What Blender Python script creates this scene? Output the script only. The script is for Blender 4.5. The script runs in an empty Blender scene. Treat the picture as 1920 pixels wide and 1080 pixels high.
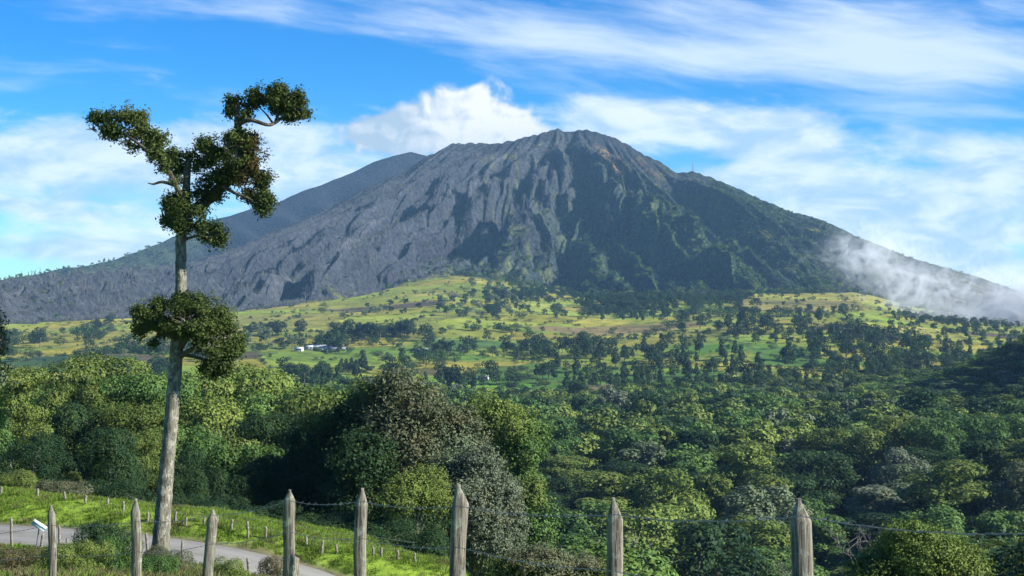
import bpy, math, random
import numpy as np
from mathutils import Vector

R = math.radians
F = 2638.0                     # focal length in photo pixels (1920 wide): about 40 degrees across
SC = bpy.context.scene
COL = SC.collection

# ------------------------------------------------------------------ camera
cd = bpy.data.cameras.new('camera'); cam = bpy.data.objects.new('camera', cd); COL.objects.link(cam)
cd.sensor_width = 36.0; cd.lens = 36.0 * F / 1920.0
cd.clip_start = 0.1; cd.clip_end = 30000
cam.location = (0, 0, 0); cam.rotation_euler = (R(90), 0, 0)
SC.camera = cam

# ------------------------------------------------------------------ sun
SUN_AZ, SUN_EL = 105.0, 29.0   # azimuth clockwise from the view direction (+Y)
sv = Vector((math.sin(R(SUN_AZ)) * math.cos(R(SUN_EL)), math.cos(R(SUN_AZ)) * math.cos(R(SUN_EL)), math.sin(R(SUN_EL))))
sd = bpy.data.lights.new('sun', 'SUN'); sd.energy = 5.0; sd.angle = R(0.5); sd.color = (1.0, 0.955, 0.87)
so = bpy.data.objects.new('sun', sd); COL.objects.link(so); so.rotation_euler = sv.to_track_quat('Z', 'Y').to_euler()
so.location = (50, -20, 60)

SC.view_settings.view_transform = 'Standard'; SC.view_settings.look = 'None'
SC.view_settings.exposure = 1.2; SC.view_settings.gamma = 1.0
SC.render.engine = 'CYCLES'
SC.cycles.max_bounces = 5; SC.cycles.diffuse_bounces = 2; SC.cycles.volume_bounces = 1
SC.cycles.transparent_max_bounces = 16
SC.cycles.volume_step_rate = 1.0; SC.cycles.volume_max_steps = 128

# ------------------------------------------------------------------ node helpers
class NT:
    def __init__(s, tree): s.t = tree; s.n = tree.nodes; s.l = tree.links
    def new(s, typ, **kw):
        n = s.n.new(typ)
        for k, v in kw.items(): setattr(n, k, v)
        return n
    def put(s, sock, v):
        if isinstance(v, bpy.types.NodeSocket): s.l.new(v, sock)
        elif v is not None: sock.default_value = v
    def m(s, op, a, b=None, c=None, clamp=False):
        n = s.n.new('ShaderNodeMath'); n.operation = op; n.use_clamp = clamp
        s.put(n.inputs[0], a)
        if b is not None: s.put(n.inputs[1], b)
        if c is not None: s.put(n.inputs[2], c)
        return n.outputs[0]
    def comb(s, x, y, z=0.0):
        n = s.n.new('ShaderNodeCombineXYZ'); s.put(n.inputs[0], x); s.put(n.inputs[1], y); s.put(n.inputs[2], z); return n.outputs[0]
    def noise(s, vec, scale=1.0, detail=4.0, rough=0.5, dist=0.0, lac=2.0, out=0):
        n = s.n.new('ShaderNodeTexNoise'); n.noise_dimensions = '3D'
        s.put(n.inputs['Vector'], vec); s.put(n.inputs['Scale'], scale); s.put(n.inputs['Detail'], detail)
        s.put(n.inputs['Roughness'], rough); s.put(n.inputs['Distortion'], dist); s.put(n.inputs['Lacunarity'], lac)
        return n.outputs[out]
    def sstep(s, v, lo, hi, a=0.0, b=1.0):
        n = s.n.new('ShaderNodeMapRange'); n.interpolation_type = 'SMOOTHSTEP'
        s.put(n.inputs['Value'], v); s.put(n.inputs['From Min'], lo); s.put(n.inputs['From Max'], hi)
        s.put(n.inputs['To Min'], a); s.put(n.inputs['To Max'], b); return n.outputs[0]
    def lin(s, v, lo, hi, a=0.0, b=1.0):
        n = s.n.new('ShaderNodeMapRange'); s.put(n.inputs['Value'], v); s.put(n.inputs['From Min'], lo); s.put(n.inputs['From Max'], hi)
        s.put(n.inputs['To Min'], a); s.put(n.inputs['To Max'], b); return n.outputs[0]
    def mix(s, f, a, b, typ='MIX'):
        n = s.n.new('ShaderNodeMix'); n.data_type = 'RGBA'; n.blend_type = typ
        s.put(n.inputs[0], f)
        for sock, v in ((n.inputs[6], a), (n.inputs[7], b)):
            if isinstance(v, (tuple, list)): v = tuple(v) + ((1.0,) if len(v) == 3 else ())
            s.put(sock, v)
        return n.outputs[2]
    def scalec(s, c, f):
        n = s.n.new('ShaderNodeVectorMath'); n.operation = 'SCALE'; s.put(n.inputs[0], c); s.put(n.inputs[3], f); return n.outputs[0]

# ------------------------------------------------------------------ world: sky and far clouds
w = bpy.data.worlds.new('World'); SC.world = w; w.use_nodes = True
g = NT(w.node_tree); g.n.clear()
sky = g.new('ShaderNodeTexSky', sky_type='NISHITA'); sky.sun_disc = False
sky.sun_elevation = R(SUN_EL); sky.sun_rotation = R(SUN_AZ); sky.altitude = 2500; sky.air_density = 1.0; sky.dust_density = 0.6; sky.ozone_density = 2.5
tc = g.new('ShaderNodeTexCoord'); sp = g.new('ShaderNodeSeparateXYZ'); g.l.new(tc.outputs['Generated'], sp.inputs[0])
dx, dy, dz = sp.outputs
ady = g.m('MAXIMUM', g.m('ABSOLUTE', dy), 0.06)
U = g.m('MULTIPLY', g.m('DIVIDE', dx, ady), F / 1000.0)        # sky chart: units of 1000 along and up
V = g.m('MULTIPLY', g.m('DIVIDE', dz, ady), F / 1000.0)
PX = g.m('ADD', U, 0.96); PY = g.m('SUBTRACT', 0.54, V)
def blobs(lst):
    tot = None
    for cx, cy, rx, ry, amp in lst:
        a = g.m('DIVIDE', g.m('SUBTRACT', PX, cx / 1000), rx / 1000); b = g.m('DIVIDE', g.m('SUBTRACT', PY, cy / 1000), ry / 1000)
        d = g.m('ADD', g.m('MULTIPLY', a, a), g.m('MULTIPLY', b, b))
        e = g.m('MULTIPLY', g.m('EXPONENT', g.m('MULTIPLY', d, -1.0)), amp)
        tot = e if tot is None else g.m('ADD', tot, e)
    return tot
warp = g.noise(g.comb(PX, PY, 3.1), 2.2, 3, 0.5, out=1)
wsp = g.new('ShaderNodeSeparateXYZ'); g.l.new(warp, wsp.inputs[0])
wx = g.m('MULTIPLY', g.m('SUBTRACT', wsp.outputs[0], 0.5), 0.20); wy = g.m('MULTIPLY', g.m('SUBTRACT', wsp.outputs[1], 0.5), 0.07)
QX = g.m('ADD', PX, wx); QY = g.m('ADD', PY, wy)
# high cirrus, streaked down to the right
s1 = g.m('SUBTRACT', QY, g.m('MULTIPLY', QX, 0.13))
n1 = g.noise(g.comb(g.m('MULTIPLY', QX, 0.9), g.m('MULTIPLY', s1, 5.5), 0.4), 2.0, 9, 0.60, 0.10)
m1 = blobs([(350, 5, 420, 42, .36), (760, 55, 260, 34, .34), (1050, 85, 240, 42, .40), (1400, 15, 430, 50, .42), (1380, 100, 300, 45, .46), (1750, 120, 420, 62, .60), (1900, 30, 300, 60, .40), (1100, 20, 200, 30, .2), (1500, 185, 330, 30, .12), (1240, 230, 400, 24, .26), (1800, 210, 250, 25, .25)])
c1 = g.sstep(g.m('ADD', g.m('MULTIPLY', g.m('SUBTRACT', n1, 0.5), 2.0), m1), 0.12, 0.95)
# lower, softer stratus banks
n2 = g.noise(g.comb(g.m('MULTIPLY', QX, 1.5), g.m('MULTIPLY', g.m('SUBTRACT', QY, g.m('MULTIPLY', QX, .12)), 4.2), 7.7), 3.0, 9, 0.62, 0.25)
m2 = blobs([(80, 300, 280, 75, .95), (420, 285, 250, 60, .80), (600, 350, 180, 50, .6), (120, 455, 330, 40, .7), (300, 400, 250, 40, .3), (40, 385, 300, 30, .28), (200, 500, 300, 40, .25), (1130, 205, 70, 30, .75), (1220, 195, 90, 22, .35), (1200, 240, 120, 30, .5), (1350, 240, 250, 46, .85), (1500, 285, 260, 42, .60), (1420, 340, 170, 30, .7), (1560, 400, 200, 55, .95), (1780, 420, 220, 75, 1.0), (1900, 300, 150, 60, .9), (1880, 560, 160, 62, .8), (1640, 470, 120, 40, .5), (1900, 440, 60, 30, .3), (760, 250, 150, 40, .25)])
c2 = g.sstep(g.m('ADD', g.m('MULTIPLY', g.m('SUBTRACT', n2, 0.5), 2.0), m2), 0.16, 0.86)
# one cumulus boiling up behind the summit
n3 = g.noise(g.comb(PX, PY, 1.3), 15, 6, 0.55, 0.35)
n3b = g.noise(g.comb(g.m('ADD', PX, .012), g.m('SUBTRACT', PY, .010), 1.3), 15, 6, 0.55, 0.35)
m3 = blobs([(885, 225, 80, 60, 1.15), (790, 245, 85, 46, .9), (960, 243, 62, 42, .85), (710, 245, 60, 36, .72), (905, 188, 26, 20, .25), (690, 225, 40, 20, .2), (830, 205, 50, 26, .4), (1010, 262, 45, 20, .4), (740, 262, 90, 26, .5), (660, 240, 40, 24, .3)])
e3 = g.m('ADD', g.m('MULTIPLY', g.m('SUBTRACT', n3, 0.5), 1.6), m3)
c3 = g.sstep(e3, 0.30, 0.82)
sh3 = g.m('MULTIPLY', g.m('SUBTRACT', n3, n3b), 3.2)
hs = g.new('ShaderNodeHueSaturation'); hs.inputs['Saturation'].default_value = 1.36; hs.inputs['Value'].default_value = 1.0
g.l.new(sky.outputs[0], hs.inputs['Color'])
hz = g.sstep(PY, 0.02, 0.52)
skyc = g.mix(1.0, g.scalec(hs.outputs[0], 0.105), g.mix(hz, (0.16, 0.90, 1.22), (0.58, 1.0, 1.12)), 'MULTIPLY')
clc = g.mix(g.sstep(g.noise(g.comb(g.m('MULTIPLY', QX, 1.4), g.m('MULTIPLY', QY, 3.6), 2.2), 5.0, 6, .6, .3), .34, .66), (0.38, 0.53, 0.68), (0.74, 0.80, 0.85))
o1 = g.mix(g.m('MULTIPLY', c1, 0.80), skyc, (0.66, 0.75, 0.84))
o2 = g.mix(g.m('MULTIPLY', c2, 0.88), o1, clc)
lit = g.m('ADD', g.sstep(PX, 0.70, 0.90), sh3, clamp=True)
lit = g.m('MULTIPLY', lit, g.sstep(PY, 0.275, 0.20, 0.75, 1.0))
cu = g.mix(lit, (0.36, 0.46, 0.55), (0.80, 0.80, 0.78))
o3 = g.mix(g.m('MULTIPLY', c3, 0.97), o2, cu)
bg = g.new('ShaderNodeBackground'); g.put(bg.inputs[0], o3); bg.inputs[1].default_value = 0.60
wo = g.new('ShaderNodeOutputWorld'); g.l.new(bg.outputs[0], wo.inputs[0])

# ------------------------------------------------------------------ tagging and mesh helpers
def tag(o, label=None, cat=None, group=None, kind=None):
    for k, v in (('label', label), ('category', cat), ('group', group), ('kind', kind)):
        if v: o[k] = v
    return o
def mesh_np(name, v, f, mats=(), smooth=False, midx=None):
    me = bpy.data.meshes.new(name)
    v = np.asarray(v, np.float32); f = np.asarray(f, np.int32); k = f.shape[1]
    me.vertices.add(len(v)); me.vertices.foreach_set('co', v.ravel())
    me.loops.add(f.size); me.loops.foreach_set('vertex_index', f.ravel())
    me.polygons.add(len(f)); me.polygons.foreach_set('loop_start', np.arange(0, f.size, k, dtype=np.int32))
    for m in mats: me.materials.append(m)
    if midx is not None: me.polygons.foreach_set('material_index', np.asarray(midx, np.int32))
    me.update(calc_edges=True)
    if smooth: me.polygons.foreach_set('use_smooth', np.ones(len(f), bool))
    return me
def link(name, me, parent=None, loc=None):
    o = bpy.data.objects.new(name, me); COL.objects.link(o)
    if parent is not None: o.parent = parent
    if loc is not None: o.location = loc
    return o
def empty(name, loc, rz=0.0, s=1.0):
    o = bpy.data.objects.new(name, None); COL.objects.link(o); o.location = loc; o.rotation_euler = (0, 0, rz); o.scale = (s, s, s)
    o.empty_display_size = 0.5
    return o

# numpy gradient noise
_pr = np.random.RandomState(11); _P = _pr.permutation(512); _P = np.concatenate([_P, _P, _P]); _G = _pr.uniform(0, 2 * np.pi, 1536)
def pn(x, y):
    xi = np.floor(x).astype(int); yi = np.floor(y).astype(int); fx = x - xi; fy = y - yi
    def gr(ix, iy, ax, ay):
        a = _G[_P[(ix & 511)] + (iy & 511)]; return np.cos(a) * ax + np.sin(a) * ay
    sx = fx * fx * fx * (fx * (fx * 6 - 15) + 10); sy = fy * fy * fy * (fy * (fy * 6 - 15) + 10)
    a = gr(xi, yi, fx, fy); b = gr(xi + 1, yi, fx - 1, fy); c = gr(xi, yi + 1, fx, fy - 1); d = gr(xi + 1, yi + 1, fx - 1, fy - 1)
    return ((a + sx * (b - a)) + sy * ((c + sx * (d - c)) - (a + sx * (b - a)))) * 1.5
def fbm(x, y, o=4, g_=0.5):
    t = 0; a = 1; n = 0
    for i in range(o):
        t = t + a * pn(x * 2 ** i + 17.3 * i, y * 2 ** i - 9.1 * i); n += a; a *= g_
    return t / n
def sstep(x, a, b): t = np.clip((x - a) / (b - a), 0, 1); return t * t * (3 - 2 * t)

# ------------------------------------------------------------------ the land as a height function
DT = np.array([0, 8, 15, 22, 35, 50, 60, 66, 72, 80, 95, 120, 160, 220, 300, 380, 470, 560, 650, 900, 1200, 1500, 1900, 2300, 2700, 3400], float)
CT = np.array([-900, -200, 0, 400, 620, 850, 1000, 1150, 1400, 1600, 1750, 1920, 2300, 3000], float)
_zz = {
 -900: [-1.7, -2.6, -3.6, -4.6, -7.2, -10, -11.6, -12, -12, -11.9, -13.5, -17, -23, -29, -40, -49.0, -59, -65.0, -72, -76, -72, -64, -58, -52, -46, -40],
 -200: [-1.7, -2.6, -3.6, -4.6, -7.2, -10, -11.6, -12, -12, -11.9, -13.8, -17, -23, -29, -40, -49.0, -59, -65.0, -72, -76, -71, -62, -52, -44, -38, -30],
 0: [-1.7, -2.6, -3.6, -4.6, -7.2, -10, -11.6, -12, -12, -11.9, -14, -17, -23, -29, -40, -49.0, -59, -65.0, -72, -76, -70, -61, -50, -42, -34, -26],
 400: [-1.7, -2.6, -3.7, -4.7, -7.4, -10.4, -12, -12.6, -12.8, -12.8, -16.5, -23, -30, -36, -45, -52.5, -61, -66.5, -73, -76, -70, -59, -47, -36, -24, -10],
 620: [-1.7, -2.6, -4.0, -5.2, -8.3, -11.3, -12.9, -13.5, -13.7, -13.9, -18, -26.0, -34.0, -42.0, -51.0, -57.5, -65.0, -69.0, -74.0, -76, -71, -59, -42, -25, -6, 14],
 850: [-1.7, -2.5, -4.3, -6.2, -9.5, -12.5, -14.0, -14.5, -14.5, -16, -22, -33.5, -42.9, -54.3, -65.1, -65.5, -66.5, -68.2, -71.8, -76, -72, -58, -33, -6, 24, 60],
 1000: [-1.7, -2.5, -5.0, -7.5, -12, -16.5, -19, -20.5, -22, -24, -29, -39.0, -50.0, -64.4, -75.8, -69.6, -63.6, -64.0, -67.8, -76, -72, -59, -36, -12, 12, 40],
 1150: [-1.7, -2.6, -5.3, -8.5, -14, -19, -22, -24, -26, -28, -32, -40, -52, -68, -80, -71.0, -62, -62.0, -66, -76, -72, -60, -42, -25, -5, 20],
 1400: [-1.7, -2.8, -5.6, -9, -14, -19, -22, -24, -26, -28, -32, -40, -52, -68, -80, -71.0, -62, -62.0, -66, -74, -66, -50, -31, -12, 4, 25],
 1600: [-1.7, -3.0, -5.8, -9, -14, -19, -22, -24, -26, -28, -32, -40, -52, -68, -80, -71.0, -62, -62.0, -66, -72, -66, -53, -33, -16, -2, 20],
 1750: [-1.7, -3.2, -6.0, -9, -14, -19, -22, -24, -26, -28, -32, -40, -52, -68, -80, -67.0, -58, -58.0, -62, -72, -68, -60, -49, -42, -28, 0],
 1920: [-1.7, -3.4, -6.0, -9, -14, -19, -22, -24, -26, -28, -32, -40, -52, -68, -80, -67.0, -58, -58.0, -62, -71, -68, -64, -58, -50, -40, -10],
 2300: [-1.7, -3.4, -6.0, -9, -14, -19, -22, -24, -26, -28, -32, -40, -52, -68, -80, -67.0, -58, -58.0, -62, -68, -66, -64, -60, -54, -46, -20],
 3000: [-1.7, -3.4, -6.0, -9, -14, -19, -22, -24, -26, -28, -32, -40, -52, -68, -80, -67.0, -58, -58.0, -62, -66, -64, -62, -58, -54, -50, -30]}
ZT = np.array([_zz[int(c)] for c in CT], float)
for _d, _v in ((380, -1.5), (470, -6.), (560, -8.), (650, -7.)): ZT[:, list(DT).index(_d)] += _v * np.interp(CT, [620, 1000, 1150], [0, .8, 1])
def _slopes(x, y, axis):
    d = np.diff(y, axis=axis) / np.expand_dims(np.diff(x), 1 - axis)
    if axis == 1: return np.concatenate([d[:, :1], (d[:, 1:] + d[:, :-1]) / 2, d[:, -1:]], 1)
    return np.concatenate([d[:1], (d[1:] + d[:-1]) / 2, d[-1:]], 0)
ZD = _slopes(DT, ZT, 1)
def _rowint(ci, D):
    j = np.clip(np.searchsorted(DT, D) - 1, 0, len(DT) - 2); h = DT[j + 1] - DT[j]; t = np.clip((D - DT[j]) / h, 0, 1)
    a = ZT[ci, j]; b = ZT[ci, j + 1]; ma = ZD[ci, j] * h; mb = ZD[ci, j + 1] * h; t2 = t * t; t3 = t2 * t
    return (2 * t3 - 3 * t2 + 1) * a + (t3 - 2 * t2 + t) * ma + (-2 * t3 + 3 * t2) * b + (t3 - t2) * mb
# road centre line
RD = np.array([(-95, 84, -12.6), (-60, 76, -12.1), (-40, 72, -11.9), (-25, 69, -12.0), (-17, 67.4, -12.35), (-12.2, 66.2, -13.0), (-9, 65.2, -13.8), (-5, 63.5, -15.0), (0, 61, -17), (8, 57, -20), (20, 52, -22.5)], float)
def _chaikin(p, n=3):
    for _ in range(n):
        q = [p[0]]
        for a, b in zip(p[:-1], p[1:]): q += [a * .75 + b * .25, a * .25 + b * .75]
        q.append(p[-1]); p = np.array(q)
    return p
RDS = _chaikin(RD)
def road_near(x, y):
    x = np.asarray(x, float); y = np.asarray(y, float)
    best = np.full(x.shape, 1e9); zz = np.zeros(x.shape)
    for a, b in zip(RDS[:-1], RDS[1:]):
        d = b - a; L = d[0] ** 2 + d[1] ** 2
        t = np.clip(((x - a[0]) * d[0] + (y - a[1]) * d[1]) / L, 0, 1)
        q = np.hypot(x - a[0] - t * d[0], y - a[1] - t * d[1]); k = q < best
        best = np.where(k, q, best); zz = np.where(k, a[2] + t * d[2], zz)
    return best, zz
def plots(x, Y):
    """irregular fields: random tone per field and the distance to the nearest field edge"""
    X = x / 105 + .35 * fbm(x / 130, Y / 130, 2); Z = Y / 78 + .35 * fbm(x / 110 + 5, Y / 90, 2) - .12 * x / 105; xi, zi = np.floor(X).astype(int), np.floor(Z).astype(int)
    d1 = np.full(X.shape, 9.); d2 = np.full(X.shape, 9.); idv = np.zeros(X.shape)
    for i in (-1, 0, 1):
        for j in (-1, 0, 1):
            a, b = xi + i, zi + j; h_ = _P[(_P[a & 511] + b) & 511]; hx = ((h_ * 73) % 512) / 512.; hz_ = ((h_ * 151 + 37) % 512) / 512.
            d = np.hypot(X - a - .15 - .7 * hx, Z - b - .15 - .7 * hz_); k = d < d1; d2 = np.where(k, d1, np.minimum(d2, d)); idv = np.where(k, h_ / 511., idv); d1 = np.where(k, d, d1)
    return idv, d2 - d1
def H(x, Y):
    x = np.atleast_1d(np.asarray(x, float)); Y = np.atleast_1d(np.asarray(Y, float)); x, Y = np.broadcast_arrays(x, Y)
    Yc = np.maximum(Y, 14.0); c = np.clip(960 + F * x / Yc, CT[0], CT[-1] - 1e-3)
    D = np.clip(Y, 0, DT[-1])
    i = np.clip(np.searchsorted(CT, c) - 1, 0, len(CT) - 2); t = (c - CT[i]) / (CT[i + 1] - CT[i]); t = t * t * (3 - 2 * t) * .5 + t * .5
    z = _rowint(i, D) * (1 - t) + _rowint(i + 1, D) * t
    # side spur at the right, in shade
    z = z + 54 * np.exp(-((x - 350) / 82) ** 2 - ((Y - 760) / 170) ** 2) * (1 + .25 * pn(x / 40, Y / 40))
    # small hill carrying the dark wood under the mountain, and a rise with a dark field
    z = z + 16 * np.exp(-((x - 180) / 90) ** 2 - ((Y - 2080) / 110) ** 2)
    z = z + 9 * np.exp(-((x + 380) / 110) ** 2 - ((Y - 1230) / 90) ** 2)
    # rolling of the plateau
    a = sstep(Y, 850, 1200)
    z = z + a * (4.2 * fbm(x / 170, Y / 190, 3) + 1.5 * fbm(x / 75 + 9, Y / 26, 3) + .5 * pn(x / 30, Y / 11))
    f_ = sstep(Y, 210, 300) * (1 - .45 * sstep(Y, 400, 520)) * (1 - sstep(Y, 640, 800)) * sstep(c, 850, 1100)
    z = z + f_ * 19 * fbm(x / 95 + 3.3, Y / 80, 2)
    if np.any(Y > 950): z = z - a * 1.1 * (1 - sstep(plots(x, Y)[1], .0, .14)) * np.sign(fbm(x / 90, Y / 90, 1)) 
    b = sstep(Y, 18, 35) * (1 - sstep(Y, 500, 800))
    z = z + b * (.28 * fbm(x / 3.4, Y / 3.4, 3) + .25 * sstep(Y, 71, 78) * pn(x / 2.2, Y / 1.5))
    near = (Y > 30) & (Y < 110) & (np.abs(x) < 130)
    if near.any():
        d, rz = road_near(x[near], Y[near]); k = sstep(d, 2.6, 5.2)
        yr_ = np.interp(x[near], RDS[:, 0], RDS[:, 1]); bk = .75 * sstep(Y[near] - yr_, 2.7, 4.4) * (1 - sstep(Y[near] - yr_, 6, 13))
        z = z.copy(); z[near] = rz * (1 - k) + z[near] * k + bk
    return z
def h1(x, y): return float(H(x, y)[0])
_DD = np.concatenate([np.arange(14, 100, .5), np.arange(100, 900, 3), np.arange(900, 2700, 4)])
def hit(col, row, dmin=14):
    """first point of the land met in a given direction"""
    u = (col - 960) / F; D = _DD[_DD >= dmin]; r = 540 - F * H(u * D, D) / D
    k = np.where(r <= row)[0]
    d = D[k[0]] if len(k) else D[-1]
    return u * d, d, h1(u * d, d)
def ptat(col, row, D): return Vector(((col - 960) / F * D, D, (540 - row) / F * D))

# mountain
KC = np.array([-1500, -600, -200, 0, 200, 400, 600, 850, 1000, 1150, 1300, 1420, 1600, 1750, 1920, 2300, 3200], float)
YB = np.interp
def yb(c): return np.interp(c, KC, [1500, 1700, 1850, 1900, 2020, 2160, 2350, 2680, 2560, 2330, 2300, 2380, 2480, 2420, 2250, 2050, 1900])
def yc(c): return np.interp(c, [-1500, -600, 0, 400, 850, 1075, 1300, 1600, 1920, 2400, 3200], [2300, 2500, 2750, 3150, 3600, 3700, 3560, 3350, 3100, 2900, 2700])
SKC = [-1500, -600, -200, 0, 80, 150, 250, 350, 430, 520, 600, 700, 760, 800, 850, 880, 930, 990, 1020, 1045, 1068, 1100, 1150, 1200, 1235, 1270, 1300, 1340, 1380, 1470, 1550, 1600, 1700, 1770, 1840, 1900, 2000, 2200, 2600, 3200]
SKR = [600, 560, 542, 531, 523, 517, 505, 494, 468, 428, 397, 345, 318, 291, 269, 267, 268, 256, 247, 239, 247, 241, 254, 285, 303, 322, 320, 334, 351, 391, 416, 440, 481, 501, 521, 545, 572, 600, 610, 610]
XS, YS = (1075 - 960) / F * 3700, 3700.0
def mountain(c, t):
    """c: bearing column, t: 0 at the foot .. 1 at the crest .. >1 behind"""
    Yb = yb(c); Yc = yc(c); Y = Yb + (Yc - Yb) * t; x = (c - 960) / F * Y
    zb = H(x, Yb) ; sr = np.interp(c, SKC, SKR)
    zc = (540 - sr) / F * Yc
    tt = np.clip(t, 0, 1)
    P = .42 * tt + .58 * tt ** 1.55
    z = zb + (zc - zb) * P
    # gullies fanning out below the crest
    dn = 1 - np.clip(t, 0, 1); wv = 70 * fbm(x / 380, Y / 300, 3) + 16 * fbm(x / 90 + 3, Y / 90, 2)
    q = (x - XS + wv * (.25 + dn)) / (.34 + 1.0 * dn)
    q = q + 16 * fbm(q / 60 + 2, dn * 6, 3)
    q1 = pn(q / 200 + 3.3, dn * 1.3 + 5); q2 = pn(q / 72 + 1.7, dn * 3.0 + 2); q3 = pn(q / 30, dn * 6); q4 = pn(q / 13 + 4, dn * 11)
    rd1 = np.maximum(1 - np.abs(q1) * 1.7, 0) ** 1.9; rd2 = np.maximum(1 - np.abs(q2) * 1.9, 0); rd3 = np.maximum(1 - np.abs(q3) * 2.0, 0); rd4 = np.maximum(1 - np.abs(q4) * 2.0, 0)
    hgt = np.clip(np.clip((zc - zb), 20, 420) / 420, 0, 1) ** .7
    env = sstep(t, 0, .20) * (1 - .96 * sstep(t, .66, 1.0))
    soft = 1.25
    z = z - env * hgt * soft * (1 + .35 * sstep(-x, 0, 500)) * (98 * (rd1 - .3) + 66 * (rd2 ** 1.7 - .3) + (30 * (rd3 ** 1.4 - .4) + 8 * (rd4 - .4)) * (1 - .8 * sstep(t, .55, .85)))
    z = z + (.12 + .88 * env) * (11 * fbm(x / 110, Y / 110, 4, .55) + 4.5 * fbm(x / 26, Y / 26, 3, .6)) * (.35 + .65 * hgt) * sstep(t, -.02, .12)
    lw = sstep(-x, 150, 600) * sstep(t, .02, .15) * (1 - sstep(t, .5, .75)); z = z + lw * 30 * (np.maximum(1 - np.abs(pn(x / 260 + 7 + .4 * fbm(x / 150, Y / 150, 2), (Y + .55 * x) / 150)) * 2.2, 0) ** 1.3 - .3)
    z = np.where(t > 1, z - (t - 1) * (Yc - Yb) * .45, z)
    global QST; QST = (q, dn)
    return x, Y, z, rd1 * .5 + rd2 * .5

# ------------------------------------------------------------------ materials
def mat(name):
    m = bpy.data.materials.new(name); m.use_nodes = True; t = NT(m.node_tree); t.n.clear()
    out = t.new('ShaderNodeOutputMaterial'); return m, t, out
def princ(t, out, col, rough=.9, bump=None, bstr=.3, bdist=.1, spec=.2):
    p = t.new('ShaderNodeBsdfPrincipled')
    if isinstance(col, tuple): col = col + (1,)
    t.put(p.inputs['Base Color'], col); t.put(p.inputs['Roughness'], rough); p.inputs['Specular IOR Level'].default_value = spec
    if bump is not None:
        b = t.new('ShaderNodeBump'); b.inputs['Strength'].default_value = bstr; b.inputs['Distance'].default_value = bdist
        t.put(b.inputs['Height'], bump); t.l.new(b.outputs[0], p.inputs['Normal'])
    t.l.new(p.outputs[0], out.inputs['Surface']); return p
def geo(t): return t.new('ShaderNodeNewGeometry')
def leaf_mat(name, a, b, trans=.16, hue=.35):
    m, t, out = mat(name)
    oi = t.new('ShaderNodeObjectInfo'); ge = geo(t)
    pos = t.new('ShaderNodeTexCoord').outputs['Object']
    n = t.noise(pos, .55, 3, .6)
    f = t.m('ADD', t.m('MULTIPLY', ge.outputs['Random Per Island'], .30), t.m('ADD', t.m('MULTIPLY', t.m('SUBTRACT', n, .5), 1.3), t.m('MULTIPLY', oi.outputs['Random'], hue)), clamp=True)
    c = t.mix(f, a, b)
    c = t.mix(t.m('MULTIPLY', t.sstep(t.noise(pos, .8, 2, .5, .6), .52, .72), .38), c, (b[0] * 1.15 + .012, b[1] * .86 + .006, b[2] * .75))
    d = t.new('ShaderNodeBsdfPrincipled'); t.put(d.inputs['Base Color'], c); d.inputs['Roughness'].default_value = .55; d.inputs['Specular IOR Level'].default_value = .06
    tr = t.new('ShaderNodeBsdfTranslucent'); t.put(tr.inputs[0], t.mix(.5, c, (.16, .22, .03)))
    mx = t.new('ShaderNodeMixShader'); mx.inputs[0].default_value = trans
    t.l.new(d.outputs[0], mx.inputs[1]); t.l.new(tr.outputs[0], mx.inputs[2]); t.l.new(mx.outputs[0], out.inputs[0])
    return m
def bark_mat(name, a, b, lich=(.36, .37, .30), amt=.5, sc=1.0):
    m, t, out = mat(name); pos = t.new('ShaderNodeTexCoord').outputs['Object']
    mp = t.new('ShaderNodeMapping'); t.l.new(pos, mp.inputs[0]); mp.inputs['Scale'].default_value = (1, 1, .22)
    n = t.noise(mp.outputs[0], 6 * sc, 6, .65, .4); mp2 = t.new('ShaderNodeMapping'); t.l.new(pos, mp2.inputs[0]); mp2.inputs['Scale'].default_value = (1, 1, .55); l1 = t.noise(mp2.outputs[0], 2.1 * sc, 6, .72, .5)
    c = t.mix(t.sstep(n, .35, .65), a, b); c = t.mix(t.m('MULTIPLY', t.sstep(l1, .5, .60), amt), c, lich)
    princ(t, out, c, .9, t.m('ADD', n, t.m('MULTIPLY', l1, .5)), .7, .06); return m

M = {}
M['olive'] = leaf_mat('leaf_olive', (.052, .088, .022), (.205, .260, .062))
M['green'] = leaf_mat('leaf_green', (.032, .080, .024), (.160, .265, .066))
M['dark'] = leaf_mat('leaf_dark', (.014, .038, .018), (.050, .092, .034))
M['grey'] = leaf_mat('leaf_grey', (.075, .110, .058), (.190, .235, .135)) #(0.092, 0.128, 0.080), (0.215, 0.256, 0.179))
M['lime'] = leaf_mat('leaf_lime', (.085, .138, .030), (.255, .325, .080))
M['brown'] = leaf_mat('leaf_brown', (.070, .086, .045), (.190, .200, .115)) #(0.057, 0.064, 0.038), (0.143, 0.148, 0.090))
M['blue'] = leaf_mat('leaf_blue', (0.011, 0.028, 0.018), (0.036, 0.064, 0.036))
M['silver'] = leaf_mat('leaf_silver', (.085, .110, .070), (.200, .235, .155)) #(0.103, 0.121, 0.098), (0.256, 0.276, 0.220))
M['lone'] = leaf_mat('leaf_lone', (.024, .046, .013), (.118, .152, .042), .2) #(0.015, 0.034, 0.010), (0.066, 0.094, 0.025), .15)
M['rust'] = leaf_mat('leaf_rust', (0.029, 0.037, 0.012), (0.107, 0.070, 0.029), .2)
M['straw'] = leaf_mat('leaf_straw', (0.082, 0.074, 0.037), (0.197, 0.172, 0.090))
M['grass'] = leaf_mat('leaf_grass', (0.134, 0.225, 0.031), (0.266, 0.369, 0.061), .35)
M['bark'] = bark_mat('bark', (.055, .045, .035), (.15, .13, .10))
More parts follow.
